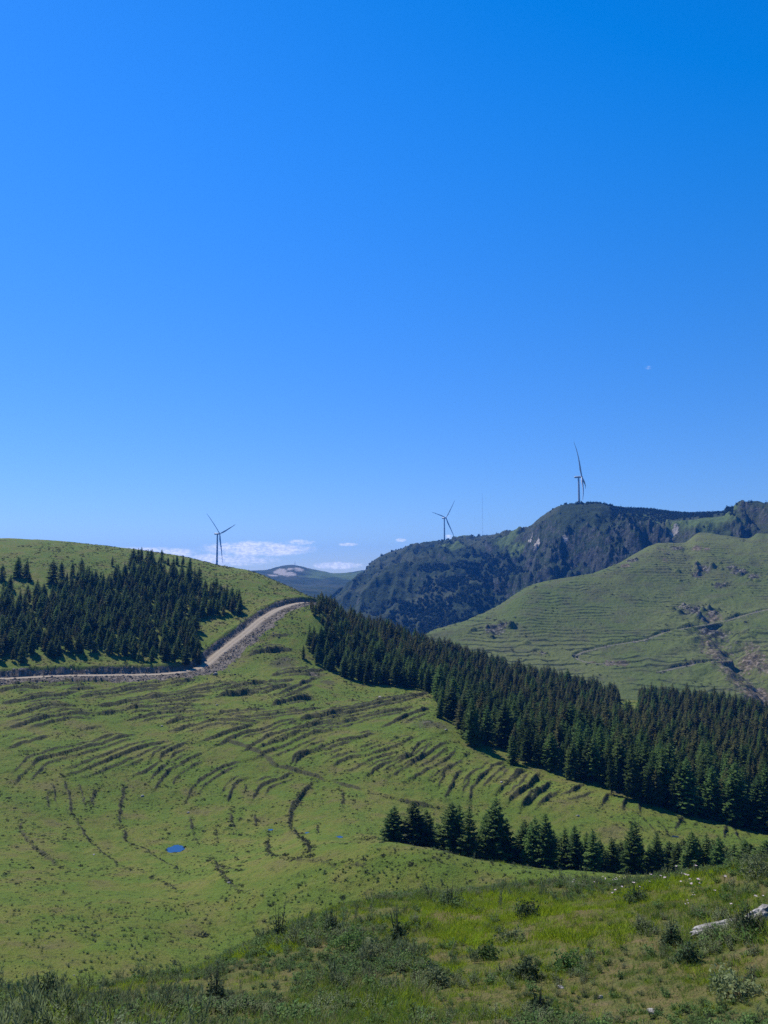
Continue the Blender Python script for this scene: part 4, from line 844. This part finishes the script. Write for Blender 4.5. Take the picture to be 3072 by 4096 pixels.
# countable pale stones
def put_stone(px, py, w, lab, rmin=70, seed=1, sc=(1.2, .8, .6), S=G, mat='stone', sub=3, grp=None, nm="stone", rz=None):
    c = S.hit(px, py, rmin); z = float(S.H(*c)); o = bpy.data.objects.new(nm, rock_mesh(seed, M[mat], sub, nm, .5, sc)); COL.objects.link(o)
    o.location = (c[0], c[1], z+w*(.12 if w < .85 or r_far(c) else .10)); o.scale = (w, w, w); o.rotation_euler = (0, 0, seed*1.3 if rz is None else rz); tag(o, lab, "stone", grp); return o
put_stone(569, 3189, 1.0, "bright white stone alone in the middle of the pasture", seed=1)
put_stone(868, 2800+22, .8, "pale stone on a terrace bank left of centre", seed=2); put_stone(753, 3250, .6, "small pale stone below the curved bank by the pond", seed=3)
put_stone(375, 3426, .55, "pale stone in the grass left of the pond", seed=4); put_stone(915, 3538, .5, "pale stone in the lower pasture below the pond", seed=5)
put_stone(2005, 3150-12, .9, "pale stone on a bank above the left end of the spruce row", seed=6); put_stone(2312, 3268, .7, "pale flat stone in the pasture behind the spruce row", seed=7)
put_stone(648, 2905, .8, "pale stone at the end of a terrace bank under the road", seed=8); put_stone(1520, 2795, 1.3, "dark boulder on the pasture under the spur forest", seed=9, mat='rock')
put_stone(1785, 2930, .9, "pale slab by the scarp beside the forest edge", seed=10); put_stone(860, 2692+4, 2.4, "dark boulder beside the bend of the gravel road", seed=11, mat='rock')

# ------------------------------------------------------------------ plants of the knoll
def blades(seed, n, rad, h, w, mat, lean=.5, seg=3):
    g = np.random.default_rng(seed); V = []; F = []; o = 0
    for k in range(n):
        a = g.uniform(0, 6.28); r0 = rad*g.random()**.7; a1 = a + g.normal(0, .8); hh = h*g.uniform(.5, 1.1); ln = lean*g.uniform(.2, 1.2)*hh
        b = np.array([r0*math.cos(a), r0*math.sin(a), -.02]); d = np.array([math.cos(a1), math.sin(a1), 0]); a2 = g.uniform(0, 3.14); s = np.array([math.cos(a2), math.sin(a2), 0])
        for i in range(seg+1):
            t = i/seg; p = b + d*ln*t*t + np.array([0, 0, hh*(t-.18*t*t)]); ww = w*(1-t**1.5)*.5 + .0008; V += [p-s*ww, p+s*ww]
        for i in range(seg): F.append((o+2*i, o+2*i+1, o+2*i+3, o+2*i+2))
        o += 2*(seg+1)
    return mesh_data("blades", np.array(V), np.array(F), [mat])
def herb(seed, stems, rad, h, lsize, per, mat, asp=.42, up=.4, smat=None):
    g = np.random.default_rng(seed); C = []; U = []; W = []; S = []
    for k in range(stems):
        a = g.uniform(0, 6.28); ln = rad*g.random()**.6; hh = h*g.uniform(.6, 1.1)*(1-.3*ln/rad); tip = np.array([ln*math.cos(a), ln*math.sin(a), hh]); root = tip*np.array([.25, .25, 0])
        S.append((*tube([root, (root+tip)/2+np.array([0, 0, .05*h]), tip], [.006, .005, .003], 3), 1))
        t = np.linspace(.15, 1, per)[:, None]; p = root + (tip-root)*t; q = rndunit(g, per); q[:, 2] = q[:, 2]*.4 + up*.5
        u = q*lsize*g.uniform(.6, 1.2, (per, 1))*(1.15-.5*t); C.append(p+u*.9); U.append(u*.6); w = np.cross(u, np.array([0, 0, 1])+rndunit(g, per)*.4); w /= np.linalg.norm(w, axis=1)[:, None]+1e-6; W.append(w*lsize*asp*.6*g.uniform(.7, 1.2, (per, 1)))
    V, F = quads(np.concatenate(C), np.concatenate(U), np.concatenate(W)); v, f, mi = join([(V, F, 0)] + S)
    return mesh_data("herb", v, f, [mat, smat or M['stalk']], mi)
def stalks(seed, n, rad, h):
    g = np.random.default_rng(seed); S = []; C = []; U = []; W = []
    for k in range(n):
        a = g.uniform(0, 6.28); b = np.array([rad*math.cos(a)*.5, rad*math.sin(a)*.5, 0]); hh = h*g.uniform(.6, 1.1); tip = b + np.array([g.normal(-.10, .09), g.normal(0, .09), hh])
        S.append((*tube([b, b*.5+tip*.5+rndunit(g, 1)[0]*.02, tip], [.007, .005, .002], 3), 0))
        m = 26; t = g.uniform(.15, 1, (m, 1)); p = b + (tip-b)*t; u = rndunit(g, m)*.045*(1.2-t*.7); u[:, 2] = np.abs(u[:, 2])+.03; C.append(p+u); U.append(u); w = rndunit(g, m)*.011; W.append(w)
    V, F = quads(np.concatenate(C), np.concatenate(U), np.concatenate(W)); v, f, mi = join(S + [(V, F, 1)]); return mesh_data("stalks", v, f, [M['stalk'], M['sage']], mi)
def flower(seed, n, h, pal):
    g = np.random.default_rng(seed); S = []; C = []; U = []; W = []
    for k in range(n):
        b = np.array([*g.normal(0, .05, 2), 0]); tip = b + np.array([*g.normal(0, .10, 2), h*g.uniform(.7, 1.1)]); S.append((*tube([b, tip], [.005, .003], 3), 1))
        for j in range(9):
            aa = 6.28*j/9; d = np.array([math.cos(aa), math.sin(aa), .25+g.normal(0, .2)]); C.append(tip+d*.017); U.append(d*.017); W.append(np.array([-math.sin(aa), math.cos(aa), 0])*.010)
        for j in range(5):
            p = b + (tip-b)*g.uniform(.1, .7); d = rndunit(g, 1)[0]*.05; C.append(p+d); U.append(d); W.append(rndunit(g, 1)[0]*.015)
    V, F = quads(np.array(C), np.array(U), np.array(W)); mi0 = np.tile(np.r_[np.zeros(9), np.full(5, 2)], n); v, f, mi = join([(V, F, 0)] + S); mi[:len(F)] = mi0
    return mesh_data("flower", v, f, [M['petal'], M['herb'], M['herb']], mi)
KIND = dict(gy=[blades(1, 26, .16, .20, .010, M['grassy'], .6), blades(2, 22, .18, .27, .009, M['grassy'], .8), blades(3, 30, .2, .13, .010, M['grassy'], .5)],
            gg=[blades(4, 26, .16, .17, .011, M['grassg'], .6), blades(5, 22, .18, .24, .010, M['grassg'], .8)],
            st=[blades(6, 20, .16, .24, .007, M['straw'], .7), blades(7, 14, .18, .12, .008, M['straw'], .9)],
            he=[herb(1, 10, .17, .16, .060, 9, M['herb']), herb(2, 12, .2, .24, .075, 10, M['herb']), herb(3, 9, .14, .10, .05, 8, M['herb'])],
            sa=[herb(4, 12, .2, .24, .05, 14, M['sage'], .3), herb(5, 14, .22, .32, .055, 15, M['sage'], .3)],
            dk=[herb(6, 14, .22, .28, .055, 15, M['darkb'], .4), herb(7, 10, .16, .18, .05, 12, M['darkb'], .4)],
            sk=[stalks(1, 5, .14, .55), stalks(2, 4, .12, .75), stalks(3, 7, .18, .42)],
            fl=[flower(1, 3, .34, 0), flower(2, 5, .28, 0)])
ML = []; IDX = {}
for k_, v_ in KIND.items():
    IDX[k_] = list(range(len(ML), len(ML)+len(v_))); ML += v_
KC = proto_coll("knoll_plant", ML)
NK = 150000
az_ = rng.uniform(R(-43), R(43), NK); rk_ = 6 + (62-6)*rng.random(NK)**1.03
rk_ = np.where(rng.random(NK) < .16, rng.uniform(60, 118, NK), rk_)
kx, ky = rk_*np.sin(az_), rk_*np.cos(az_); kz = G.H(kx, ky); kpx, kpy = project(kx, ky, kz)
p1 = fbm(kx, ky, 3.2, 3, 501); p2 = fbm(kx, ky, 4.5, 3, 511); p3 = fbm(kx, ky, 2.2, 3, 521); p4 = fbm(kx, ky, 6, 2, 531)
leftw = sst(1500, 300, kpx); top = sst(3800, 3560, kpy)
bareA = G._at(G.A('bare'), kx, ky)
names = ['gy', 'gg', 'st', 'he', 'sa', 'dk', 'sk', 'fl']
w = np.stack([2.2*np.clip(p1*5+.25, 0, 1)+.25, np.clip(.45+p2*1.5, .1, 1)*1.0, .40*np.clip(-p1*4+.3, 0.1, 1)+.10+.35*(bareA > .35), np.clip(.5-p2*1.5, .1, 1)*.8, np.clip(p3*3-.3+.45*leftw, 0.01, 1)*.35, np.clip(-p3*3-.55, 0, 1)*.28+.012, np.clip(p4*2.5-.2+.55*leftw, 0, 1)*.10+.004, .012*top*(kpx > 2300)])
far_ = rk_ > 60; w[:, far_] *= np.array([.25, .35, .1, 1, .8, 1.3, .35, .02])[:, None]
YB = np.zeros(NK)
for bx, by, rad in ((1500, 3640, 1.6), (1790, 3740, 1.5), (2150, 3690, 1.5), (2330, 3640, 2.0), (2260, 3760, 1.4), (1980, 3760, 1.2), (2560, 3560, 1.8), (1640, 4060, 1.2), (1900, 3880, .9), (560, 3960, 1.2), (1020, 3930, 1.0), (2080, 3590, 1.6), (1720, 3660, 1.2), (300, 4060, .8)):
    c = G.hit(bx, by, 9); YB = np.maximum(YB, np.exp(-((kx-c[0])**2+(ky-c[1])**2)/(rad*(1+.5*p3))**2))
w[0] *= .45 + 5.5*YB; w[1] *= 1 + 1.2*YB; w[3:7] *= (1 - .85*YB)
w[3] *= 1 - .45*leftw; w[5] *= 1 - .5*leftw; w[2] *= 1 + 1.8*leftw; w[4] *= 1 + .2*leftw; w[1] *= 1 + .6*leftw
low_ = ((kpx > 1700) & (kpy > 3780)) | (kpx > 2500) & (kpy > 3620)
w[3] *= 1 + 1.0*low_; w[4] *= 1 + .6*low_; w[2] *= 1 + 1.2*low_; w[0] *= 1 - .4*low_
w /= w.sum(0); cw = np.cumsum(w, 0); uu = rng.random(NK); ki = (uu[None] > cw).sum(0).clip(0, 7)
keepk = rng.random(NK) > np.clip(bareA*1.3-.1, 0, .8); keepk &= ~((rk_ > 60) & (rng.random(NK) < .3))
keepk &= rng.random(NK) < np.clip(.9 + 1.5*fbm(kx, ky, 1.1, 2, 541) - .32*low_, .15, 1)
idx = np.array([random.choice(IDX[names[i]]) for i in ki]); sc = rng.uniform(.6, 1.3, NK)*(.86+.6*np.clip(p1+p3, -.4, .5))*np.where(rk_ > 60, 1.5, 1.0)
sc *= np.interp(kpx, [300, 1500], [.82, .92]) * np.where(ki >= 4, .85, 1)
sc *= np.where((kpx > 1700) & (kpy > 3780), .62, 1)      # grazed short on the right
kk = keepk; n = int(kk.sum()); print("knoll plants", n)
instancer("undergrowth", KC, np.column_stack([kx, ky, kz])[kk], np.column_stack([rng.normal(.0, .10, n), rng.normal(-.12, .10, n), rng.uniform(0, 6.28, n)]), np.repeat(sc[kk, None], 3, 1), idx[kk], "grass, herbs and dry stalks covering the near knoll", "undergrowth")

# bushy weeds big enough to count
def bush(px, py, w, h, mat, lab, seed, stalk=False):
    c = G.hit(px, py, 9); z = float(G.H(*c)); e = bpy.data.objects.new("shrub", None); COL.objects.link(e); e.location = (c[0], c[1], z-.03)
    n = int(900*max(.5, w)); a = leafball(seed, n, w/2, h, .042, M[mat], .42, .6, .03); a.name = "foliage"
    f = bpy.data.objects.new("foliage", a); COL.objects.link(f); f.parent = e
    g = np.random.default_rng(seed); S = []
    for k in range(9):
        t = g.uniform(0, 6.28); q = np.array([math.cos(t)*w*.38*g.random(), math.sin(t)*w*.38*g.random(), h*g.uniform(.75, 1.12 if not stalk else 1.7)]); S.append((*tube([q*[.2, .2, 0], q*[.7, .7, .6], q], [.012, .008, .003], 4), 0))
    V, F, _ = join(S); s = mesh_obj("stems", V, F, [M['stalk']], parent=e); tag(e, lab, "shrub", "leafy shrubs on the knoll")
for b in [(1370, 3592, .85, .42, 'darkb', "dark brown-green shrub on the knoll edge at its highest left end", 11, True), (1115, 3760, .55, .75, 'darkb', "tall narrow dark shrub standing on the left shoulder of the knoll", 12, True),
          (1400, 3800, .95, .50, 'herb', "wide leafy green shrub below the dark shrub on the knoll edge", 13, False), (1480, 3860, .9, .42, 'sage', "grey green shrub just below the wide leafy one", 14, False),
          (1330, 3740, .55, .5, 'darkb', "dark upright shrub left of the wide leafy one", 22, True), (1590, 3760, .5, .48, 'darkb', "dark shrub right of the wide leafy green one", 15, True), (1800, 3620, .8, .5, 'darkb', "dark shrub behind the bare brown patch", 16, True), (2110, 3668, .62, .42, 'darkb', "round dark shrub right of the bare brown patch", 17, False),
          (2050, 3760, .7, .32, 'sage', "low grey shrub between the bright grass patches", 18, False), (1950, 3845, .65, .30, 'herb', "low green shrub in the middle of the knoll", 19, False), (2110, 3930, .62, .30, 'darkb', "low round dark shrub in the short grass", 20, False), (1740, 3960, .6, .33, 'sage', "grey green shrub at the bottom centre", 21, False),
          (2270, 3890, .55, .34, 'herb', "green shrub to the right of the low round dark one", 23, False), (2550, 3600, .6, .40, 'darkb', "dark shrub among the pale flowers", 24, True), (2690, 3785, .45, .36, 'darkb', "dark shrub below the long pale rock", 25, True), (2760, 3860, .45, .30, 'darkb', "dark hollow-looking shrub on the right of the short grass", 26, False),
          (2990, 3745, .5, .45, 'darkb', "dark shrub between the two pale rocks", 27, True), (2940, 3980, .8, .35, 'sage', "grey shrub in the lower right corner", 28, False), (2160, 4075, .32, .28, 'darkb', "small dark tuft at the bottom edge right of centre", 29, True), (700, 3860, .6, .4, 'sage', "grey shrub on the left slope of the knoll", 30, True),
          (420, 3950, .6, .45, 'sage', "dusty grey shrub near the lower left", 31, True), (180, 4020, .6, .5, 'darkb', "dark weedy shrub by the lower left corner", 32, True), (860, 4030, .55, .42, 'darkb', "dark shrub at the bottom left of centre", 33, True), (3040, 3500, 1.1, .55, 'sage', "pale grey shrub on the knoll top at the right edge", 34, False)]:
    bush(*b)
put_stone(2862, 3724, .95, "long pale flat rock lying in the grass at the right", 9, 41, (1.35, .32, .17), mat='stone', rz=.12, sub=4, nm="rock")
PR = scene.objects.get("rock"); PR.rotation_euler = (0, -.16, .12)
put_stone(3068, 3690, .9, "pale rock cut by the right edge of the picture", 9, 42, (1.0, .6, .5), mat='stone', rz=.3, sub=4, nm="rock")
put_stone(2243, 3950, .10, "small white stone in the short grass", 9, 43); put_stone(2400, 3970, .12, "small tan stone in the bare spot", 9, 44, mat='rock'); put_stone(292, 3874, .14, "white stone at the lower left, upper of a pair", 9, 45); put_stone(296, 3902, .18, "flat white stone at the lower left, lower of a pair", 9, 46)
put_stone(90, 3890, .12, "white stone nearest the left edge at the bottom", 9, 47); put_stone(2615, 4045, .16, "pale stone at the bottom right under the shrubs", 9, 48)
# flower heads that can be told apart
FM = flower(9, 1, .42, 0); FM.name = "flower"
for k, (px, py) in enumerate([(2458, 3540), (2470, 3556), (2493, 3552), (2533, 3579), (2572, 3516), (2619, 3520), (2585, 3528), (2548, 3530), (2735, 3478), (2760, 3496), (2770, 3500), (2745, 3506), (2722, 3520), (2716, 3513), (2790, 3508), (2785, 3520), (2768, 3526), (2825, 3525), (2965, 3480), (2880, 3515), (2962, 3622), (2225, 3472), (2280, 3482), (2290, 3484), (2350, 3515), (2780, 3540), (2710, 3536), (2870, 3575)]):
    c = G.hit(px, py+45, 9); z = float(G.H(*c)); o = bpy.data.objects.new("flower", FM); COL.objects.link(o); o.location = (c[0], c[1], z); s_ = rng.uniform(.9, 1.5); o.scale = (s_*.95, s_*.95, s_*.8); o.rotation_euler = (0, 0, rng.uniform(0, 6))
    tag(o, "pale pink flower head on the knoll top at the right" if px > 2400 else "pale flower head on the knoll top in front of the spruce row", "flower", "pale flowers on the knoll")

# ------------------------------------------------------------------ wood and scrub of the mountain
wd = proto_coll("broadleaf", [leafball(60+i, 150, 3.0, 5.5, .95, M['wood'], .6, .7, .4) for i in range(4)])
NW = 36000; aw = rng.uniform(R(-6), R(29), NW); rw = np.sqrt(rng.uniform(1130**2, 2060**2, NW)); wx, wy = rw*np.sin(aw), rw*np.cos(aw); wz = Cc.H(wx, wy); wpx, wpy = project(wx, wy, wz)
def c2(x, y): return 1000 + x*.663, 2000 + y*.663
POLYW = [c2(*p) for p in [(960, 500), (1000, 430), (1090, 380), (1200, 400), (1300, 330), (1420, 330), (1540, 330), (1659, 300), (1760, 420), (1720, 560), (1659, 620), (1500, 760), (1300, 820), (900, 820), (780, 660), (860, 590)]]
POLYV = [c2(*p) for p in [(330, 500), (480, 480), (620, 455), (540, 560), (480, 700), (300, 640)]]
fw = fbm(wx, wy, 45, 3, 601); dens = np.where(in_poly(wpx, wpy, POLYW), .95, .07) + .5*(in_poly(wpx, wpy, POLYV)); dens = np.where(dens > .5, dens*np.clip((fw+.17)*7, .03, 1), dens*np.clip(.9+2.2*fw, .02, 1.2)); dens = np.where(fw > .34, np.maximum(dens, .25), dens)
grs = Cc._at(Cc.A('grass'), wx, wy); inw = in_poly(wpx, wpy, POLYW) | in_poly(wpx, wpy, POLYV); kw_ = rng.random(NW) < dens*(1-.9*np.clip(grs*1.4, 0, 1)); wx, wy, wz, inw = wx[kw_], wy[kw_], wz[kw_], inw[kw_]
# fringe of trees along the plateau edge
fx_ = []; 
for px in np.arange(2225, 2965, 2.4):
    if px < 2345 and rng.random() < .72: continue
    a, _ = ae(px, 2020.0); a = float(a); j = int(np.searchsorted(Cc.az, a)); col = Cc.Z[:, j]/Cc.r; i = int(np.argmax(col)); rr0 = Cc.r[i] + rng.uniform(-14, 30); fx_.append((rr0*math.sin(a), rr0*math.cos(a)))
for px in np.arange(2440, 2935, .34):
    a, _ = ae(px, 2020.0); a = float(a); j = int(np.searchsorted(Cc.az, a)); col = Cc.Z[:, j]/Cc.r; i = int(np.argmax(col)); rr0 = Cc.r[i] - 230*rng.random()**1.2*(1 if px < 2850 else .3); fx_.append((rr0*math.sin(a), rr0*math.cos(a)))
fx_ = np.array(fx_); nf = len(fx_); wx = np.r_[wx, fx_[:, 0]]; wy = np.r_[wy, fx_[:, 1]]; wz = np.r_[wz, Cc.H(fx_[:, 0], fx_[:, 1])]
n = len(wx); sw = np.r_[np.where(inw, rng.uniform(.5, 1.05, len(inw)), rng.gamma(3, .10, len(inw))+.1), np.zeros(nf)]; sw[-nf:] = rng.uniform(.35, .7, nf); print("mountain wood", n)
instancer("mountain_woods", wd, np.column_stack([wx, wy, wz-.4]), np.column_stack([np.zeros(n), np.zeros(n), rng.uniform(0, 6.28, n)]), np.column_stack([sw*rng.uniform(.9, 1.5, n), sw*rng.uniform(.9, 1.4, n), sw]), rng.integers(0, 4, n), "dark broadleaf wood and scrub on the shaded mountain side", "woods")
NS = 9000; as_ = rng.uniform(R(1), R(29), NS); rs_ = np.sqrt(rng.uniform(590**2, 1080**2, NS)); qx, qy = rs_*np.sin(as_), rs_*np.cos(as_)
qk = rng.random(NS) < .18 + .9*np.clip(B._at(B.A('bank'), qx, qy), 0, 1)*.5 + .8*B._at(B.A('spoil'), qx, qy); qx, qy = qx[qk], qy[qk]; n = len(qx); qs = rng.gamma(2.5, .35, n)+.3
instancer("hill_scrub", tus, np.column_stack([qx, qy, B.H(qx, qy)-.1]), np.column_stack([np.zeros(n), np.zeros(n), rng.uniform(0, 6.28, n)]), np.column_stack([qs*1.5, qs, qs*.9]), rng.integers(0, 5, n), "low dark scrub scattered over the terraced hill on the right", "scrub")

# ------------------------------------------------------------------ wind turbines
def blade_mesh(L=68.0, flex=0, pitch=0):
    sec = 26; K = 14; V = []; F = []
    for i in range(sec):
        t = i/(sec-1); s = t**.9
        ch = np.interp(s, [0, .04, .20, .5, .8, .95, 1], [2.6, 2.6, 4.4, 2.9, 1.75, 1.1, .25]); th = np.interp(s, [0, .04, .2, .5, 1], [2.5, 2.5, 1.6, .95, .35]); tw = np.interp(s, [0, .2, .5, 1], [R(24), R(16), R(7), R(0)])
        tw += R(pitch); fwd = (5.5*s - 7.5*s**2.5) if flex else (8.5*s - 3.0*s*s); off = np.interp(s, [0, .04, .2, 1], [0, 0, .25, .22])*ch
        for k in range(K):
            a = 2*math.pi*k/K; y = math.cos(a)*ch/2*(1 if s < .05 else 1) + off; x = math.sin(a)*th/2*(1 if s < .05 else (.55+.45*math.cos(a/2)**2)); V.append((x*math.cos(tw)-y*math.sin(tw)+fwd, x*math.sin(tw)+y*math.cos(tw), 1.2+s*(L-1.2)))
        if i:
            for k in range(K): F.append(((i-1)*K+k, (i-1)*K+(k+1) % K, i*K+(k+1) % K, i*K+k))
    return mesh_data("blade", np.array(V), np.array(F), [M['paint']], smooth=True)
BM = blade_mesh(68.0, 0, 8); BMF = blade_mesh(71.0, 1, 38)
def turbine(px, py, r, az_axis, alpha, S, lab, bm=None):
    a, e = ae(px, py); X, Y = r*math.sin(a), r*math.cos(a); zh = r*float(e); g = float(S.H(X, Y)) - 1.0; h = zh - g; print("turbine hub height", round(h, 1))
    ax = R(90) - R(az_axis); o = 6.0*np.array([math.cos(ax), math.sin(ax)])      # the hub overhangs the tower
    e_ = bpy.data.objects.new("wind_turbine", None); COL.objects.link(e_); e_.location = (X-o[0], Y-o[1], g); e_.rotation_euler = (0, 0, ax)
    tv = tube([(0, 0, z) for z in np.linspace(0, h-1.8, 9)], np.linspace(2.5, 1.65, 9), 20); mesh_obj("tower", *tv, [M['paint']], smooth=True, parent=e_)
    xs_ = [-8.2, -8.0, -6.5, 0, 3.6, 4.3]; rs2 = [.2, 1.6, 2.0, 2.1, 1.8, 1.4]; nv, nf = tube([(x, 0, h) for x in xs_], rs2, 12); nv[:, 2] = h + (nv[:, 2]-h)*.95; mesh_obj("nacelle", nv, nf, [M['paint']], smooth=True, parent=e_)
    hub = Matrix.Translation((6.0, 0, h)) @ Matrix.Rotation(R(-8), 4, 'Y')
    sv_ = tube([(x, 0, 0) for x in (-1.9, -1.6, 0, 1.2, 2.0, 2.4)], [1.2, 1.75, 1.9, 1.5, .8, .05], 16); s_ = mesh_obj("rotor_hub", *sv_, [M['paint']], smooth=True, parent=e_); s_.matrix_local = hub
    for k in range(3):
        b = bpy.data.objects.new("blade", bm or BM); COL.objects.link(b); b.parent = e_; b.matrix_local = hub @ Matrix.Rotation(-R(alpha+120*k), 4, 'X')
    tag(e_, lab, "wind turbine", "wind turbines on the ridges")
turbine(879, 2135, 1775, 111, 68, D, "wind turbine rising behind the left green hill, in front of the white clouds")
turbine(1784, 2071.5, 2147, 133, 39, Cc, "wind turbine in the middle, standing behind the saddle ridge")
turbine(2326.8, 1907.5, 1550, 110, 343, Cc, "wind turbine seen nearly edge-on atop the craggy dark mountain", BMF)
def mast(px, yt, r, S, w, name, lab, cat, yb=None):
    a, e = ae(px, yt); X, Y = r*math.sin(a), r*math.cos(a); g = float(S.H(X, Y)); h = r*float(e)-g; e_ = bpy.data.objects.new(name, None); COL.objects.link(e_); e_.location = (X, Y, g-.5)
    S_ = []; c = [(w/2*math.cos(t), w/2*math.sin(t)) for t in (0.3, 2.39, 4.49)]
    for k in range(3): S_.append((*tube([(c[k][0], c[k][1], 0), (c[k][0], c[k][1], h)], [w*.11, w*.09], 5), 0))
    n = int(h/(w*1.6))
    for i in range(n):
        for k in range(3): z0 = h*i/n; z1 = h*(i+1)/n; A_ = c[k]; B_ = c[(k+1) % 3]; S_.append((*tube([(A_[0], A_[1], z0), (B_[0], B_[1], z1)], [w*.05, w*.05], 3), 0))
    V, F, _ = join(S_); mesh_obj("lattice", V, F, [M['steel']], parent=e_)
    S_ = []
    for k in range(3):
        for q in (.45, .9): t = .3+2.09*k; S_.append((*tube([(c[k][0], c[k][1], h*q), (math.cos(t)*h*.45, math.sin(t)*h*.45, float(S.H(X+math.cos(t)*h*.45, Y+math.sin(t)*h*.45))-g)], [.03, .03], 3), 0))
    V, F, _ = join(S_); mesh_obj("guy_wire", V, F, [M['steel']], parent=e_); tag(e_, lab, cat)
mast(1929, 1972, 1960, Cc, .5, "met_mast", "hair-thin lattice mast on the saddle ridge right of the middle turbine", "mast")
mast(1180, 2246, 3190, D, 2.2, "radio_mast", "tiny mast on top of the bare far hill", "mast")

# ------------------------------------------------------------------ the air
HZ = 1.0e-4
m, nt = new_mat("haze_air")
pv = nd(nt, 'ShaderNodeVolumePrincipled', {'Color': (0.05, 0.30, 1.0), 'Density': HZ, 'Anisotropy': 0.25})
nt.links.new(pv.outputs[0], nd(nt, 'ShaderNodeOutputMaterial').inputs['Volume'])
x0, x1, y0, y1, z0, z1 = -6500, 6500, -2600, 6500, -240, 300
V = np.array([(x, y, z) for z in (z0, z1) for y in (y0, y1) for x in (x0, x1)], float); F = np.array([(0, 2, 3, 1), (4, 5, 7, 6), (0, 1, 5, 4), (2, 6, 7, 3), (0, 4, 6, 2), (1, 3, 7, 5)])
tag(mesh_obj("haze", V, F, [m]), kind='stuff')
